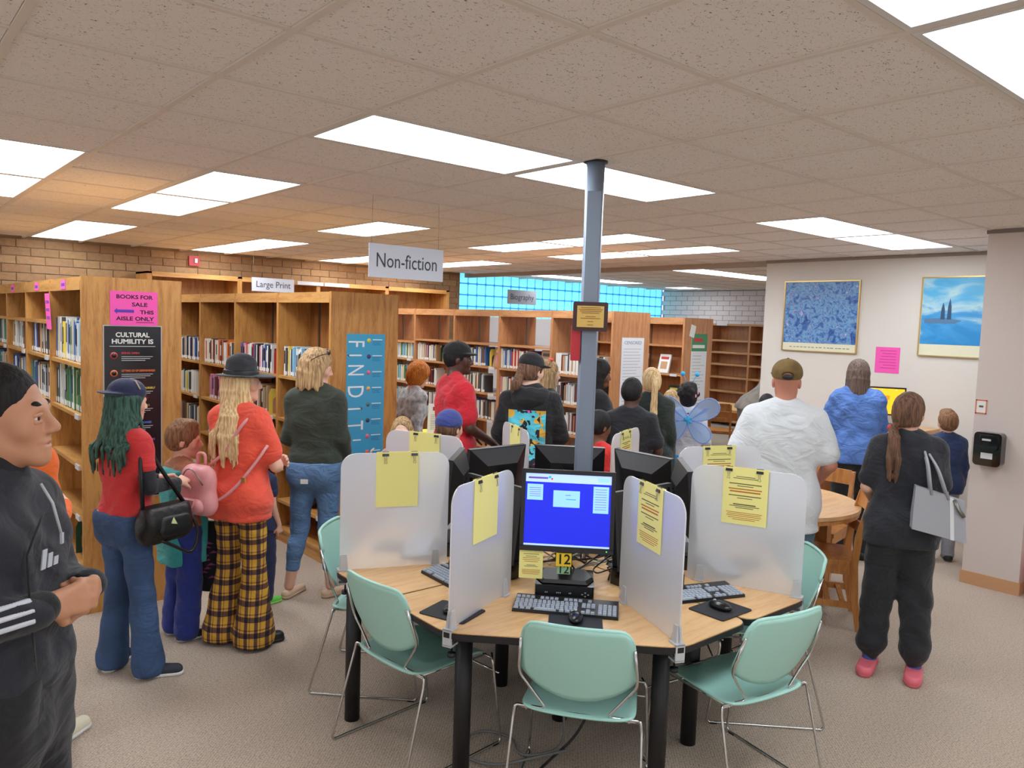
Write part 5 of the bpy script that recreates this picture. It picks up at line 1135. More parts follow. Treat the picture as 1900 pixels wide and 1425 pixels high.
# emblem: three slanted bars on the chest, zip
wt=mat('emblem_grey',(186,190,200),.5); mb=MB()
for k,(x,hh) in enumerate(((-.016,.018),(.004,.030),(.024,.042))):
    pts=[(x,0),(x+.014,0),(x+.014-hh*.35,hh),(x-hh*.35,hh)]
    mb.prism([(a,0,b) for a,b in pts],[(a,.003,b) for a,b in pts])
em=mb.build('chest_emblem',wt,P['t']); em.location=(.052,.138,1.335); em.rotation_euler=(math.radians(8),0,math.radians(-14))
MB().tube([(0.01,.098,1.515),(0.012,.124,1.47),(.012,.141,1.40)],.0035,6).build('zip',M['silver'],P['t']); MB().box(.007,.018,.141,.146,1.375,1.40).build('zip_pull',wt,P['t'])
for sx in (1,): MB().tube([(sx*.06,.125,1.46),(sx*.125,.118,1.38),(sx*.135,.128,1.26),(sx*.13,.135,1.12)],.003,6).build('seam',jb2,P['t'])
# orange person behind him
org=fab('orange_knit',(236,108,36))
person((.505,3.77),5,1.60,'person in bright orange long-sleeved top mostly hidden behind the young man','pale',1,arms={'R':((.28,-.06,1.10),(.12,.20,1.16),(-.7,.6,.1),(-.3,-1,0),.6),'L':((-.24,-.06,1.10),(-.12,.20,1.16),(.7,.6,.1),(.3,-1,0),.6)},top=dict(m=org,sleeve='long',hem=.88),bottom=dict(m=fab('grey_trousers',(60,60,66)),kind='straight'),shoes=dict(m=mat('cream_shoe',(222,214,190),.6),sole=M['white']),hair=dict(k='long',c='brown',len=1.35),vox=.009,legs={'R':((.10,.05,.50),(.12,.12,.085),(.1,1,0)),'L':((-.10,.01,.5),(-.1,-.02,.085),(-.1,1,0))})
# denim woman
den=mat('denim',(58,84,124),.85,bump=.35,bs=500,var=.38,vs=3.5); den2=mat('denim_light',(98,134,178),.85,bump=.35,bs=500,var=.2,vs=5); creases(den,.45,8); creases(den2,.45,9); navy=fab('navy_cotton',(36,44,78)); red=fab('red_jersey',(206,52,54))
P=person((1.085,4.34),30,1.555,'woman in backwards navy cap, green hair, red tee over black sleeves and flared jeans','light',1,.98,head=(8,6,0),arms={'R':((.245,.0,1.15),(.14,.25,1.13),(-.4,1,.1),(-.6,.1,-1),.7),'L':((-.24,.02,1.15),(-.06,.26,1.13),(.5,1,.1),(.6,.1,-1),.7)},
 top=dict(m=red,sleeve='short',hem=.93,loose=.006,over=jb,neck=.075,A=.004),bottom=dict(m=den,kind='flare',fr=.088,top=.99,A=.004),shoes=dict(m=mat('canvas_dark',(44,48,60),.7),sole=M['white']),hair=dict(k='long',c='green',len=1.27,n=40,t=.012,spread=1.3),hat=dict(k='cap',m=navy,dir=-1),vox=.0065,legs={'L':((-.10,.01,.50),(-.12,-.02,.085),(-.5,1,0)),'R':((.11,.02,.50),(.15,.03,.085),(.9,1,0))})
hd=P['hd']; s=P['s']; MB().tube([hd((-.082,.02,.075))*s,hd((-.06,.0,.12))*s,hd((.06,.0,.12))*s,hd((.085,.02,.075))*s],.004,6).build('sunglasses_on_cap',mat('shades',(190,170,150),.3),P['t'])
# her bag
leather=mat('black_leather',(20,20,23),.35,bump=.3,bs=30); t=at_person(P,'shoulder_bag','black leather shoulder bag hanging at the hip of the woman in the navy cap','bag')
q=Sdf(.006); q.cap((.25,-.03,1.00),(.25,.17,1.00),.062,S=(1,1,1.3),k=.03); q.cap((.25,-.03,.90),(.25,.17,.90),.072,k=.06); q.mesh('pouch',leather,t,cut=lambda X,Y,Z,d:np.maximum(folds(.005,2)(X,Y,Z,d),Z-1.045),scale=s)
q=Sdf(.005); q.cap((.318,.02,.97),(.318,.16,.97),.02,S=(.5,1,1)); q.cap((.322,.02,.9),(.322,.16,.9),.03,S=(.5,1,1.),k=.05); q.mesh('front_pocket',leather,t,scale=s)
MB().tube(arc([Vector(v)*s for v in ((.25,-.07,1.03),(.20,-.05,1.30),(.165,-.02,1.475),(.19,.05,1.30),(.25,.20,1.03))],.08,5),.011,8).build('strap',leather,t); MB().tube(arc([Vector(v)*s for v in ((.28,.20,1.02),(.30,.27,.85),(.30,.22,.72),(.29,.10,.80),(.28,.0,.86))],.08,5),.009,8).build('loose_strap',leather,t)
MB().prism([(.335*s,.05*s,.95*s),(.335*s,.09*s,.94*s),(.335*s,.065*s,.985*s)],[(.339*s,.05*s,.95*s),(.339*s,.09*s,.94*s),(.339*s,.065*s,.985*s)]).build('pale_tag',mat('tag_pale',(206,214,160),.5),t)
# boy in teal vest
teal=fab('teal_cotton',(60,162,162)); brn=fab('brown_fleece',(164,104,74)); roy=fab('royal_blue',(34,50,132))
P=person((1.47,4.66),42,1.25,'boy with short light brown hair in brown top, teal vest and royal blue trousers','light',0,.98,head=(30,4,0),hs=1.28,child=1,arms={'R':((.22,.03,1.14),(.08,.23,1.12),(-.8,.6,0),(-.2,-1,0),.8),'L':((-.22,.03,1.14),(-.06,.24,1.14),(.8,.6,0),(.2,-1,0),.8)},
 top=dict(m=brn,sleeve='long',hem=.95,loose=.014,vest=(teal,.64)),bottom=dict(m=roy,kind='wide',A=.005),shoes=dict(m=M['dark'],sole=M['white']),hair=dict(k='short',c='lbrown',t=.010,top=1,line=.0,nape=.0),vox=.0065)
# plaid trousers woman
pm=mat('plaid',(206,158,48),.8,bump=.2,bs=400); creases(pm,.4,7); b=pm.node_tree.nodes['Principled BSDF']; tc=N(pm,'ShaderNodeTexCoord'); sp=N(pm,'ShaderNodeSeparateXYZ'); L(pm,tc.outputs['Object'],sp.inputs[0])
def mth(op,a,bv,c=None):
    n=N(pm,'ShaderNodeMath',operation=op)
    for i,v in enumerate((a,bv,c)):
        if v is None: continue
        if isinstance(v,(int,float)): n.inputs[i].default_value=v
        else: L(pm,v,n.inputs[i])
    return n.outputs[0]
def stripes(src,per,off,wd): return mth('LESS_THAN',mth('FRACT',mth('MULTIPLY_ADD',src,1/per,off),0),wd)
h1,h2,h3=stripes(sp.outputs[2],.088,.0,.34),stripes(sp.outputs[2],.088,.55,.09),stripes(sp.outputs[2],.088,.8,.07)
xx=mth('ADD',sp.outputs[0],mth('MULTIPLY',sp.outputs[1],.6)); v1,v2,v3=stripes(xx,.066,.0,.34),stripes(xx,.066,.5,.1),stripes(xx,.066,.78,.08)
dk=mth('ADD',mth('ADD',mth('MULTIPLY',h1,.5),mth('MULTIPLY',v1,.5)),mth('ADD',mth('MULTIPLY',h2,.3),mth('MULTIPLY',v2,.3))); L(pm,ramp(pm,dk,[(.0,(214,166,52)),(.3,(160,112,60)),(.55,(84,54,56)),(1.,(30,22,34))]),b.inputs['Base Color'])
coral=fab('coral_jersey',(238,88,66)); felt=fab('charcoal_felt',(44,46,52),.3,300,.1)
P=person((1.70,4.37),24,1.645,'woman in charcoal fedora with long blond hair, coral tee and yellow plaid flared trousers','light',1,1.02,head=(44,2,0),arms={'R':((.27,.06,1.13),(.0,.20,1.14),(-1,.1,0),(0,-1,0),.5),'L':((-.24,.06,1.13),(.05,.22,1.13),(1,.3,0),(0,-1,0),.5)},
 top=dict(m=coral,sleeve='tee',hem=.80,loose=.017,A=.005,neck=.07),bottom=dict(m=pm,kind='flare',fr=.122,top=.92,A=.004),shoes=dict(m=M['black']),hair=dict(k='long',c='blond',len=1.16,n=32,t=.010,dx=-.012,spread=.86),hat=dict(k='fedora',m=felt,band=M['black']),vox=.0065,detail=1,legs={'L':((-.10,.012,.50),(-.115,-.02,.085),(-.2,1,0)),'R':((.10,.012,.50),(.115,.0,.085),(.5,1,0))})
s=P['s']; hd=P['hd']; MB().tube([hd((.075,0,-.005))*s,hd((.064,.085,-.002))*s,hd((.05,.098,-.002))*s],.002,5).tube([hd((.052+.012*math.cos(a*.6),.098,-.006+.014*math.sin(a*.6)))*s for a in range(12)],.0018,5).build('glasses',mat('glass_frame',(200,190,180),.3),P['t'])
pk=mat('pink_leather',(222,150,152),.38,bump=.2,bs=160,var=.06)
t=at_person(P,'backpack','small pink leather backpack slung behind the woman in the fedora','backpack'); ox,oy,oz=-.10,-.235,.915
q=Sdf(.006); q.cap((ox-.055,oy,oz),(ox+.055,oy,oz),.075,S=(1,.85,1),k=.05); q.cap((ox-.045,oy,oz+.16),(ox+.045,oy,oz+.16),.075,S=(1,.8,1),k=.09); q.mesh('main_body',pk,t,cut=lambda X,Y,Z,d:np.maximum(d,oz-.06-Z),scale=s)
q=Sdf(.005); q.cap((ox-.05,oy-.065,oz+.0),(ox+.05,oy-.065,oz+.0),.045,S=(1,.8,1)); q.mesh('front_pocket',pk,t,cut=lambda X,Y,Z,d:np.maximum(d,oz-.05-Z),scale=s)
MB().prism([((ox-.065)*s,(oy-.104)*s,(oz+.045)*s),((ox+.065)*s,(oy-.104)*s,(oz+.045)*s),((ox+.055)*s,(oy-.108)*s,(oz-.0)*s),((ox-.055)*s,(oy-.108)*s,(oz-.0)*s)],[((ox-.065)*s,(oy-.095)*s,(oz+.05)*s),((ox+.065)*s,(oy-.095)*s,(oz+.05)*s),((ox+.055)*s,(oy-.09)*s,(oz-.0)*s),((ox-.055)*s,(oy-.09)*s,(oz-.0)*s)]).build('pocket_flap',pk,t)
MB().box((ox-.012)*s,(ox+.012)*s,(oy-.112)*s,(oy-.107)*s,(oz-.03)*s,(oz+.045)*s).build('flap_strip',mat('cream_leather',(214,206,186),.5),t)
MB().tube([Vector((ox-.09+.18*i/8,oy-.058-.012*math.sin(math.pi*i/8),oz+.13+.09*math.sin(math.pi*i/8)))*s for i in range(9)],.0035,6).build('zip',M['steel'],t)
MB().tube(arc([Vector(v)*s for v in ((ox-.03,oy+.02,oz+.22),(ox-.03,oy+.02,oz+.30),(ox+.03,oy+.02,oz+.30),(ox+.03,oy+.02,oz+.22))],.03,5),.009,8).build('top_handle',pk,t)
MB().tube(arc([Vector(v)*s for v in ((ox+.02,oy+.04,oz+.21),(.02,-.155,1.22),(.13,-.125,1.40),(.15,-.02,1.475),(.17,.06,1.40))],.06,5),.009,8,rr=None).build('strap',pk,t)
MB().tube(arc([Vector(v)*s for v in ((ox+.08,oy+.02,oz+.0),(.10,-.175,1.0),(.19,-.10,1.15),(.235,-.03,1.27))],.06,5),.009,8).build('strap',pk,t); MB().box(.140*s,.170*s,-.150*s,-.140*s,1.055*s,1.085*s).build('buckle',mat('gold_buckle',(214,190,110),.3,.8),t)
# black tote
t=thing('tote_bag','black cloth tote bag with faint pink print hanging between the boy and the plaid trousers','bag',(1.60,4.60,.27),-math.radians(50)); tb_=fab('black_canvas',(22,22,26))
MB().prism([(-.13,-.03,0),(.13,-.03,0),(.13,.03,0),(-.13,.03,0)],[(-.15,-.012,.42),(.15,-.012,.42),(.15,.012,.42),(-.15,.012,.42)]).build('bag_body',tb_,t)
for y in (-.014,.014): MB().tube(arc([(-.09,y,.41),(-.06,y,.68),(.0,y*2,.74),(.06,y,.68),(.09,y,.41)],.05,4),.009,6).build('handle',tb_,t)
mb=MB()
for k in range(9): x=R_.uniform(-.05,.03); z=.08+.025*k; mb.add([(x,-.032+z*.04,z),(x+R_.uniform(.03,.07),-.032+z*.04,z+.01),(x+.03,-.032+z*.04,z+.02)],[(0,1,2)])
mb.build('print',mat('magenta_print',(150,60,120),.7),t)
# green sweater woman
grn=fab('dark_green_knit',(52,60,50),.3,350); 
P=person((2.385,4.81),2,1.70,'woman with shoulder-length blond hair in dark green sweater and cropped light jeans','light',1,1.0,head=(64,14,0),arms={'R':((.235,-.02,1.13),(.215,.10,.915),(.0,.3,-1),(-1,.1,0),.75),'L':((-.235,.0,1.13),(-.15,.20,1.05),(.3,1,-.3),(1,0,0),.5)},
 top=dict(m=grn,sleeve='long',hem=.93,loose=.014,neck=.068,A=.004,name='sweater'),bottom=dict(m=den2,kind='crop',top=.98,A=.003,bot=.19),shoes=dict(m=mat('beige_flat',(206,178,150),.6),kind='flat'),hair=dict(k='bob',c='dblond',len=1.49,n=34,t=.012),vox=.0062,detail=1,legs={'L':((-.11,.02,.50),(-.17,-.02,.085),(.3,1,0)),'R':((.09,.02,.50),(.11,.03,.085),(.9,1,0))})
s=P['s']; hd=P['hd']
t=at_person(P,'sunglasses','dark sunglasses pushed up on the blond hair of the green-sweater woman','sunglasses'); sg=mat('shade_lens',(58,30,24),.15)
for sx in (-1,1): o=Sdf(.003).ell((sx*.034,.045,.112),(.026,.012,.020),F=P['F']).mesh('lens',sg,t,scale=s); MB().tube([hd((sx*.06,.04,.108))*s,hd((sx*.088,-.03,.07))*s,hd((sx*.088,-.07,.03))*s],.003,6).build('temple',sg,t)
t=at_person(P,'phone','pale phone held low in the hand of the green-sweater woman','phone'); w=V(P['A']['R'][1]); MB().rbox(-.006,.006,-.038,.038,-.075,.075,.012,axis=0).build('phone_body',M['silver'],t,loc=tuple((w+V((-.02,.045,-.03)))*s))
t=tag(MB().box(0,.012,0,.06,0,.12).build('jeans_tear',M['paper'],P['t'],loc=(-.06*s,-.148*s,.84*s))) ; t.scale=(4,.15,.25)
# hidden child with green shoes
person((2.06,4.92),30,1.05,'small child with bright green shoes hidden behind the plaid trousers','light',0,.95,child=1,hs=1.3,top=dict(m=navy,sleeve='short',hem=.85),bottom=dict(m=navy,kind='straight'),shoes=dict(m=mat('lime_shoe',(120,220,90),.5),sole=mat('lime_sole',(170,240,120),.5)),hair=dict(k='short',c='brown'),vox=.010)
# crowd beyond the table
bk_=M['black']
red2=fab('bright_red_jersey',(212,36,52),.2,400,.05)
P=person((3.52,4.77),62,1.755,'tall man in black cap and bright red tee holding a green bucket','dark',0,1.04,head=(22,2,0),arms={'R':((.255,.02,1.13),(.20,.24,1.0),(0,1,-.35),(-.5,0,-1),1.0),'L':((-.25,.0,1.13),(-.15,.22,1.02),(.2,1,-.2),(.5,0,-1),.6)},
 top=dict(m=red2,sleeve='tee',hem=.84,loose=.02,A=.005),bottom=dict(m=jb2,kind='straight'),shoes=dict(m=bk_),hair=dict(k='short',c='black',t=.006,nape=-.02),hat=dict(k='cap',m=fab('black_cap',(22,22,24)),dir=1),vox=.0075,detail=1)
s=P['s']; t=at_person(P,'bucket','green plastic pumpkin-shaped bucket held by the man in red','bucket'); c=(.16,.34,.90); gp_=mat('lime_plastic',(60,190,50),.35)
q=Sdf(.006); q.ell(c,(.095,.095,.085)); o=q.mesh('bucket_body',gp_,t,cut=lambda X,Y,Z,d:np.maximum(np.maximum(d-.003*np.cos(8*np.arctan2(X-c[0],Y-c[1])),Z-c[2]-.07),-(np.sqrt((X-c[0])**2+(Y-c[1])**2+(Z-c[2])**2)-.08)*0-1),scale=s)
for dx in (-.03,.03): Sdf(.003).ell((c[0]+.07+.0*dx,c[1]+dx-.03,c[2]+.02),(.03,.013,.011)).mesh('eye_hole',bk_,t,scale=s)
MB().tube(arc([Vector(v)*s for v in ((c[0],c[1]-.085,c[2]+.05),(c[0],c[1]-.06,c[2]+.16),(c[0],c[1]+.06,c[2]+.16),(c[0],c[1]+.085,c[2]+.05))],.05,5),.004,6).build('handle',bk_,t)
# blue cap child, blond child
person((2.97,4.09),35,1.30,'child in a blue knitted cap just beyond the table divider','light',0,1,child=1,hs=1.25,top=dict(m=navy,sleeve='long',hem=.88),bottom=dict(m=den,kind='straight'),shoes=dict(m=bk_),hair=dict(k='short',c='brown'),hat=dict(k='beanie',m=fab('blue_knit',(56,68,136),.4,200)),vox=.010)
P=person((2.87,4.50),178,1.225,'blond child facing the camera with face half hidden behind the divider','pale',1,1,child=1,hs=1.25,top=dict(m=fab('pink_white',(222,170,180)),sleeve='short',hem=.85),bottom=dict(m=den2,kind='straight'),shoes=dict(m=bk_),hair=dict(k='long',c='dblond',len=1.32,t=.006,line=.035),vox=.009,arms={'R':((.24,.02,1.22),(.30,.10,1.36),(.2,.3,1),(-1,0,0),.4)})
Sdf(.005).cap((.285,.085,1.325),(.30,.10,1.355),.036).mesh('wristband',mat('lime_band',(110,230,60),.4),P['t'],scale=P['s'])
# hoodie
hg=fab('hoodie_black',(24,24,28)); hg.name='hoodie_print'; b=hg.node_tree.nodes['Principled BSDF']
tc=N(hg,'ShaderNodeTexCoord'); sp=N(hg,'ShaderNodeSeparateXYZ'); L(hg,tc.outputs['Object'],sp.inputs[0])
def hm2(op,a,bv,c=None):
    n=N(hg,'ShaderNodeMath',operation=op)
    for i,v in enumerate((a,bv,c)):
        if v is None: continue
        if isinstance(v,(int,float)): n.inputs[i].default_value=v
        else: L(hg,v,n.inputs[i])
    return n.outputs[0]
nz=N(hg,'ShaderNodeTexNoise',Scale=17.0,Detail=2,Distortion=.8); L(hg,tc.outputs['Object'],nz.inputs['Vector']); n2=N(hg,'ShaderNodeTexNoise',Scale=8.0,Detail=1); L(hg,tc.outputs['Object'],n2.inputs['Vector'])
ax_=hm2('ABSOLUTE',hm2('ADD',sp.outputs[0],.01),0); zc=hm2('ABSOLUTE',hm2('SUBTRACT',sp.outputs[2],1.12),0)
inr=hm2('MULTIPLY',hm2('MULTIPLY',hm2('LESS_THAN',ax_,.135),hm2('LESS_THAN',zc,.19)),hm2('LESS_THAN',sp.outputs[1],-.02))
mk=hm2('MULTIPLY',inr,hm2('GREATER_THAN',hm2('ADD',nz.outputs['Fac'],hm2('MULTIPLY',hm2('GREATER_THAN',ax_,.095),.2)),.47))
colr=ramp(hg,n2.outputs['Fac'],[(.36,(226,176,70)),(.42,(90,200,220)),(.56,(80,190,214)),(.60,(214,90,180)),(.66,(190,214,190))]); colr.node.color_ramp.interpolation='CONSTANT'
mixn=N(hg,'ShaderNodeMix',data_type='RGBA'); L(hg,mk,mixn.inputs[0]); mixn.inputs[6].default_value=lin((24,24,28)); L(hg,colr,mixn.inputs[7]); L(hg,mixn.outputs[2],b.inputs['Base Color'])
person((3.74,4.16),8,1.70,'young person in black cap and black hoodie with bright cyan print on the back','pale',0,.96,head=(38,8,0),arms={'R':((.27,.02,1.15),(.20,.26,1.03),(-.2,1,-.1),(-.8,0,-.6),.7),'L':((-.27,.0,1.15),(-.18,.2,1.0),(.2,1,0),(.8,0,-.6),.7)},top=dict(m=hg,sleeve='long',hem=.88,loose=.024,hood=fab('hood_black',(22,22,26)),name='hoodie',A=.006),bottom=dict(m=jb2,kind='wide'),shoes=dict(m=bk_),hair=dict(k='pony',c='brown',tie=(-.01,-.11,-.01),len=1.47,t=.008,dx=-.03),hat=dict(k='cap',m=fab('cap_black2',(20,20,24)),dir=1),vox=.0075,detail=1)
P=person((4.52,4.82),62,1.61,'fair-haired girl wearing a red bow headband behind the hooded youth','pale',1,.95,head=(10,4,0),top=dict(m=fab('black_floral',(40,40,46),var=.5),sleeve='short',hem=.9),bottom=dict(m=jb2,kind='slim'),shoes=dict(m=bk_),hair=dict(k='bob',c='dblond',len=1.46,t=.01),hat=dict(k='band',m=mat('coral_band',(236,84,74),.5)),vox=.009,detail=1)
o=Sdf(.004).ell((-.03,0,.128),(.026,.016,.016),.01,P['F']).ell((.03,0,.128),(.026,.016,.016),.01,P['F']).mesh('bow',mat('coral_bow',(236,84,74),.5),P['t'],scale=P['s'])
person((4.70,4.41),80,1.64,'woman with dark hair in black tee partly behind the grey post','brown',1,1.25,head=(5,10,0),arms={'R':((.27,.02,1.15),(.16,.26,1.18),(-.2,1,.1),(-.8,0,-.6),.7)},top=dict(m=jb,sleeve='short',hem=.86),bottom=dict(m=jb2,kind='straight'),shoes=dict(m=bk_),hair=dict(k='bob',c='black',len=1.47,t=.016),vox=.009,detail=1)
person((4.36,3.74),15,1.545,'boy with close-cropped black hair in black tee, elbows out','dark',0,.86,head=(15,6,0),arms={'R':((.27,.0,1.16),(.16,.19,1.02),(-.3,1,0),(-.8,0,-.6),.7),'L':((-.30,.02,1.18),(-.14,.2,1.05),(.3,1,0),(.8,0,-.6),.7)},top=dict(m=jb,sleeve='tee',hem=.86,loose=.02),bottom=dict(m=jb2,kind='wide'),shoes=dict(m=bk_),hair=dict(k='buzz',c='black',t=.009),vox=.008)
person((3.93,3.66),40,1.31,'small boy with short dark hair in red shirt beyond the far monitor','brown',0,1,child=1,hs=1.22,head=(15,12,0),top=dict(m=fab('red_shirt',(206,44,40)),sleeve='short',hem=.85),bottom=dict(m=den,kind='straight'),shoes=dict(m=bk_),hair=dict(k='buzz',c='black',t=.008,nape=.01),vox=.009)
person((5.06,4.14),0,1.585,'girl with long blond wavy hair in dark green jacket and jeans','pale',1,.95,head=(-5,0,0),top=dict(m=fab('forest_fleece',(30,42,38)),sleeve='long',hem=.88,loose=.03),bottom=dict(m=den,kind='straight'),shoes=dict(m=bk_),hair=dict(k='pony',c='blond',tie=(0,-.105,.03),len=1.10,t=.010,tiem=mat('white_bow',(224,220,216),.6)),vox=.009)
P=person((5.80,4.50),10,1.335,'blond child in black coat between the blond girl and the winged girl','pale',1,1.05,child=1,hs=1.15,top=dict(m=jb,sleeve='long',hem=.75,loose=.04),bottom=dict(m=jb2,kind='wide'),shoes=dict(m=bk_),hair=dict(k='bob',c='dblond',len=1.50),vox=.010)
t=at_person(P,'treat_bucket','orange treat bucket hanging beside the black-coated child','bucket'); q=Sdf(.006); q.ell((-.30,.05,.52),(.10,.10,.09)); q.mesh('bucket_body',mat('orange_plastic',(240,130,30),.35),t,cut=lambda X,Y,Z,d:np.maximum(d,Z-.58),scale=P['s']); MB().tube(arc([Vector(v) for v in ((-.30,-.02,.45),(-.28,-.01,.6),(-.25,.03,.70),(-.24,.08,.6),(-.24,.10,.45))],.05,4),.004,6).build('handle',bk_,t)
# winged girl
sky=mat('sky_blue_gauze',(120,190,240),.4,trans=.0); wht=fab('white_knit',(222,222,228))
P=person((5.62,4.17),12,1.44,'girl in white top and blue skirt wearing blue fairy wings and pom-pom antennae','brown',1,.92,child=1,hs=1.1,head=(10,3,0),arms={'R':((.25,.02,1.14),(.28,.20,1.0),(0,1,0),(-.8,0,-.6),.6),'L':((-.23,.02,1.14),(-.22,.16,1.0),(0,1,0),(.8,0,-.6),.6)},top=dict(m=wht,sleeve='long',hem=.93),bottom=dict(m=fab('blue_skirt',(60,160,220)),kind='skirt',bot=.62,name='skirt'),shoes=dict(m=M['white']),hair=dict(k='wig',c='black',t=.012),vox=.0085)
s=P['s']; hd=P['hd']; bl_=mat('pompom_blue',(70,180,236),.8); pb_=mat('bead_pink',(240,170,190),.4)
Sdf(.005).cap((-.06,0,.10),(0,0,.128),.016,F=P['F']).cap((.06,0,.10),(0,0,.128),.016,F=P['F']).mesh('headband',bl_,P['t'],scale=s)
for sx in (-1,1):
    MB().tube([hd((sx*.03,0,.13))*s,hd((sx*.06,0,.19))*s],.003,5).build('antenna',bl_,P['t']); Sdf(.005).ell(tuple(hd((sx*.07,0,.205))),(.026,.026,.026)).mesh('pom_pom',bl_,P['t'],scale=s)
for k in range(12): a=R_.uniform(1.2,4.6) if k%3 else R_.uniform(-.5,.8); e=R_.uniform(-.2,.8); Sdf(.004).cap((math.sin(a)*.097*math.cos(e),math.cos(a)*.10*math.cos(e)-.02,.02+.09*math.sin(e)),(math.sin(a)*.10*math.cos(e),math.cos(a)*.10*math.cos(e)-.02,.0+.07*math.sin(e)),.011,F=P['F']).mesh('hair_bead',pb_,P['t'],scale=s)
t=at_person(P,'fairy_wings','pair of translucent blue fairy wings worn on the girl back','wings')
gz=mat('wing_gauze',(196,220,250),.35,trans=.6); gz.node_tree.nodes['Principled BSDF'].inputs['IOR'].default_value=1.1; edge=mat('wing_edge',(134,168,240),.4)
for sx in (-1,1):
    for (ang,ln,wd) in ((34,.36,.115),(-42,.30,.10)):
        a=math.radians(ang); loop=[]
        for i in range(20):
            q_=2*math.pi*i/20; lx=ln*.5*(1-math.cos(q_)); ly=wd*math.sin(q_)*(.45+.75*lx/ln); loop.append((sx*(lx*math.cos(a)-ly*math.sin(a)),-.16-.16*lx,1.38+lx*math.sin(a)+ly*math.cos(a)))
        lp=[Vector(v)*s for v in loop]; o=MB().prism([v+Vector((0,.001,0)) for v in lp],[v-Vector((0,.001,0)) for v in lp]).build('wing_panel',gz,t); MB().tube(lp+[lp[0]],.005,6).build('wing_rim',edge,o)
        MB().prism([Vector((sx*.01,-.162,1.38))*s,Vector((sx*(ln*.6*math.cos(a)-.012),-.162-.1*ln,1.38+ln*.6*math.sin(a)+.012))*s,Vector((sx*(ln*.7*math.cos(a)+.0),-.162-.11*ln,1.38+ln*.7*math.sin(a)))*s,Vector((sx*(ln*.6*math.cos(a)+.012),-.162-.1*ln,1.38+ln*.6*math.sin(a)-.014))*s],[Vector((sx*.01,-.168,1.38))*s,Vector((sx*(ln*.6*math.cos(a)-.012),-.168-.1*ln,1.38+ln*.6*math.sin(a)+.012))*s,Vector((sx*(ln*.7*math.cos(a)+.0),-.168-.11*ln,1.38+ln*.7*math.sin(a)))*s,Vector((sx*(ln*.6*math.cos(a)+.012),-.168-.1*ln,1.38+ln*.6*math.sin(a)-.014))*s]).build('wing_streak',edge,o)
Sdf(.005).cap((-.03,-.165,1.38),(.03,-.165,1.40),.014,k=.01).cap((-.03,-.165,1.40),(.03,-.165,1.36),.014,k=.01).cap((0,-.165,1.41),(0,-.165,1.34),.014,k=.01).mesh('centre_bow',bl_,t,scale=s)
# orange hair person
person((3.86,5.97),50,1.53,'person with fluffy orange hair bending towards the shelves in a pale patterned top','light',1,1.,head=(10,20,0),lean=10,top=dict(m=mat('grey_pattern',(176,176,178),.8,var=.5,vs=22,bump=.2,bs=300),sleeve='3q',hem=.9),bottom=dict(m=jb2,kind='slim'),shoes=dict(m=bk_),hair=dict(k='wig',c='orange',t=.03),vox=.010)
# bending grey person behind the wall end
person((8.78,5.52),85,1.74,'person in grey shirt bending down past the end of the cream wall','brown',0,1.15,head=(0,30,0),lean=48,arms={'R':((.22,.45,1.12),(.16,.60,.95),(0,1,-.5),(-.8,0,-.6),.6),'L':((-.22,.45,1.12),(-.16,.60,.95),(0,1,-.5),(.8,0,-.6),.6)},top=dict(m=fab('grey_cotton',(156,150,142)),sleeve='tee',hem=.9,loose=.03,A=.008),bottom=dict(m=fab('grey_slacks',(112,104,96)),kind='wide'),shoes=dict(m=bk_),hair=dict(k='short',c='black'),vox=.011)
person((6.80,4.12),10,1.29,'small dark-haired child almost hidden behind the man in white','brown',0,1,child=1,hs=1.2,top=dict(m=jb,sleeve='short',hem=.85),bottom=dict(m=den,kind='straight'),shoes=dict(m=bk_),hair=dict(k='buzz',c='black',t=.01),vox=.012)
# man in white
cam_=mat('camo_cap',(120,96,54),.85,bump=.3,bs=300,var=.35,vs=14)
wtee=fab('white_tee',(216,220,224),.15,400,.02)
LASTP=person((4.205,2.425),17,1.75,'stocky man in white tee, olive cap and denim shorts with his back to the camera','ruddy',0,1.08,head=(0,0,0),arms={'R':((.30,-.02,1.16),(.24,.18,1.02),(-.4,1,0),(-.8,0,-.6),.6),'L':((-.30,-.02,1.16),(-.24,.18,1.02),(.4,1,0),(.8,0,-.6),.6)},
 top=dict(m=wtee,sleeve='tee',hem=.76,loose=.026,A=.0025,neck=.07),bottom=dict(m=mat('worn_denim',(92,116,134),.85,bump=.3,bs=400,var=.25,vs=6),kind='shorts',bot=.42,top=.95),shoes=dict(m=M['dark'],sole=mat('sole_cream',(206,200,186),.6)),hat=dict(k='cap',m=cam_,dir=1,gap=1),vox=.0062)
q=Sdf(.004).ell((0,-.121,.030),(.034,.006,.017),F=LASTP['F']).mesh('cap_opening',M['black'],LASTP['t'],scale=LASTP['s'])
# blue shirt woman
ck=creases(mat('blue_crinkle',(84,122,192),.75,bump=.5,bs=40,var=.12,vs=12),.5,9)
person((6.55,3.10),14,1.70,'woman with grey-brown hair in crinkled blue shirt at the counter below the pictures','light',1,1.15,head=(12,12,0),lean=6,arms={'R':((.26,.10,1.16),(.18,.32,1.12),(-.2,1,0),(-.8,0,-.6),.5),'L':((-.32,.06,1.16),(-.22,.32,1.14),(.2,1,0),(.8,0,-.6),.5)},top=dict(m=ck,sleeve='3q',hem=.86,loose=.026,A=.006),bottom=dict(m=jb2,kind='straight'),shoes=dict(m=bk_),hair=dict(k='bob',c='greybrown',len=1.46,t=.018),vox=.008)
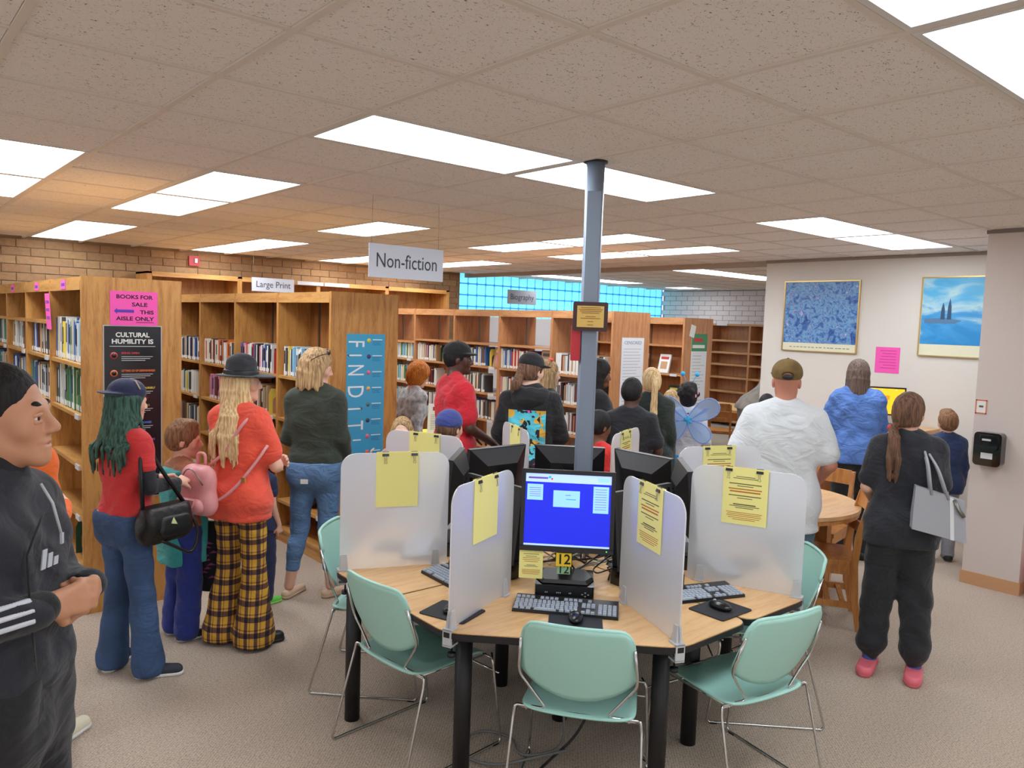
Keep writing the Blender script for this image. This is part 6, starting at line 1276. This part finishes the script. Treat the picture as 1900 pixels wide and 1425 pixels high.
# woman in black with handbag
blk2=fab('black_sweats',(30,31,36),.2,300,.1)
P=person((4.525,1.845),18,1.60,'woman in black tee and black sweatpants with long brown ponytail and pink clogs','light',1,1.0,head=(34,0,0),arms={'R':((.25,.02,1.15),(.17,.20,1.05),(-.4,1,.1),(-.8,0,-.6),.7),'L':((-.25,.02,1.15),(-.16,.20,1.03),(.4,1,.1),(.8,0,-.6),.7)},top=dict(m=fab('black_tee',(34,36,44),.2,350,.06),sleeve='tee',hem=.82,loose=.024,A=.005,neck=.072),bottom=dict(m=blk2,kind='sweat',A=.006,top=.95),
 shoes=dict(m=mat('pink_foam',(226,110,124),.5),kind='clog',sole=mat('pink_foam_sole',(214,100,112),.5),sock=fab('blue_sock',(66,88,160))),hair=dict(k='pony',c='brown',tie=(-.045,-.105,-.095),len=1.20,t=.012,tiem=mat('red_tie',(206,40,60),.5),dx=.0),vox=.006,detail=1,legs={'L':((-.105,.02,.50),(-.13,-.0,.085),(-.3,-1,0)),'R':((.105,.0,.50),(.12,-.04,.085),(-.2,-1,0))})
s=P['s']
gb=mat('grey_bag_leather',(158,160,166),.45,bump=.15,bs=250); gl=mat('white_trim',(214,214,216),.4)
t=at_person(P,'handbag','grey tote handbag with pale trim on the shoulder of the woman in black','handbag'); bx,by,bz=.17,-.19,.99
mb=MB(); mb.prism([Vector(v)*s for v in ((bx-.155,by-.055,bz-.02),(bx+.135,by-.055,bz-.075),(bx+.135,by+.055,bz-.075),(bx-.155,by+.055,bz-.02))],[Vector(v)*s for v in ((bx-.145,by-.028,bz+.235),(bx+.115,by-.028,bz+.165),(bx+.115,by+.028,bz+.165),(bx-.145,by+.028,bz+.235))]); mb.build('bag_body',gb,t)
mb=MB(); mb.prism([Vector(v)*s for v in ((bx+.05,by-.0585,bz-.06),(bx+.07,by-.0585,bz-.064),(bx+.07,by-.05,bz-.064),(bx+.05,by-.05,bz-.06))],[Vector(v)*s for v in ((bx+.035,by-.033,bz+.186),(bx+.055,by-.033,bz+.181),(bx+.055,by-.02,bz+.181),(bx+.035,by-.02,bz+.186))]); mb.build('pale_band',gl,t)
for yy in (-.03,.03): MB().tube(arc([Vector(v)*s for v in ((bx-.06,by+yy*1.1,bz+.19),(bx-.085,by+yy*.7,bz+.36),(bx-.095,-.03+yy*.5,bz+.465),(bx-.03,by+yy*.7,bz+.34),(bx+.03,by+yy*1.1,bz+.17))],.05,5),.007,8).build('handle',gb,t)
MB().tube([Vector(v)*s for v in ((bx+.06,by-.035,bz+.17),(bx+.08,by-.06,bz+.12),(bx+.11,by-.06,bz+.08))],.010,6).build('charm',M['steel'],t)
# boy in navy by the pillar
person((7.15,2.60),8,1.275,'boy with light brown hair in navy top by the end of the narrow wall','light',0,.98,child=1,hs=1.22,head=(-5,0,0),top=dict(m=fab('navy_tee',(34,52,92)),sleeve='long',hem=.82,loose=.03,over=fab('navy_white',(60,76,110),var=.4)),bottom=dict(m=fab('grey_jogger',(146,150,160)),kind='straight'),shoes=dict(m=M['dark'],sole=mat('olive_sole',(96,96,70),.6)),hair=dict(k='short',c='lbrown',t=.010,top=1),vox=.010)
# ---------------- small things ----------------
t=thing('orange_bag','bright orange plastic bag on the floor at the photo edge beyond the narrow wall','bag',(6.78,1.66,0)); q=Sdf(.008); q.ell((0,0,.16),(.16,.12,.17)); q.cap((0,0,.28),(.02,0,.38),.06,.02,k=.08); q.mesh('bag_body',mat('orange_film',(244,96,36),.35),t,cut=lambda X,Y,Z,d:np.maximum(folds(.012,4)(X,Y,Z,d),.001-Z))
t=thing('black_bag','black bag standing on the low shelf beside the green-sweater woman','bag',(2.80,5.85,.361)); q=Sdf(.008); q.ell((.05,0,.09),(.06,.13,.09)); q.cap((.05,-.03,.17),(.05,.03,.22),.03,k=.06); q.mesh('bag_body',leather,t,cut=lambda X,Y,Z,d:np.maximum(folds(.006,4)(X,Y,Z,d),.001-Z))
t=thing('display_table','low table with yellow cloth under the paper stand, beyond the blue cap','table',(4.62,6.62,0),-math.radians(40)); box('tabletop',(-.45,.45,-.3,.3,.72,.75),mat('yellow_cloth',(232,214,60),.8),t)
for sx in (-.4,.4):
    for sy in (-.25,.25): box('leg',(sx-.02,sx+.02,sy-.02,sy+.02,0,.72),M['steel'],t)
t=thing('paper_stand','white printed sheet in a clear stand on the yellow cloth table','stand',(4.66,6.62,.751),-math.radians(40)); MB().prism([(-.11,-.02,0),(.11,-.02,0),(.11,-.015,0),(-.11,-.015,0)],[(-.11,.06,.30),(.11,.06,.30),(.11,.065,.30),(-.11,.065,.30)]).build('sheet',M['paper'],t); box('foot',(-.11,.11,-.03,.09,0,.006),M['whitepl'],t)
mb=MB()
for k in range(9): z=.04+k*.018; mb.box(-.08,.08-R_.random()*.04,-.020+z*.267-.002,-.020+z*.267-.0005,z,z+.005)
mb.build('print_lines',mat('stand_lines',(170,170,176),.7),t); MB().box(-.06,.06,.040,.044,.23,.27).build('red_heading',mat('stand_red',(190,60,70),.7),t)
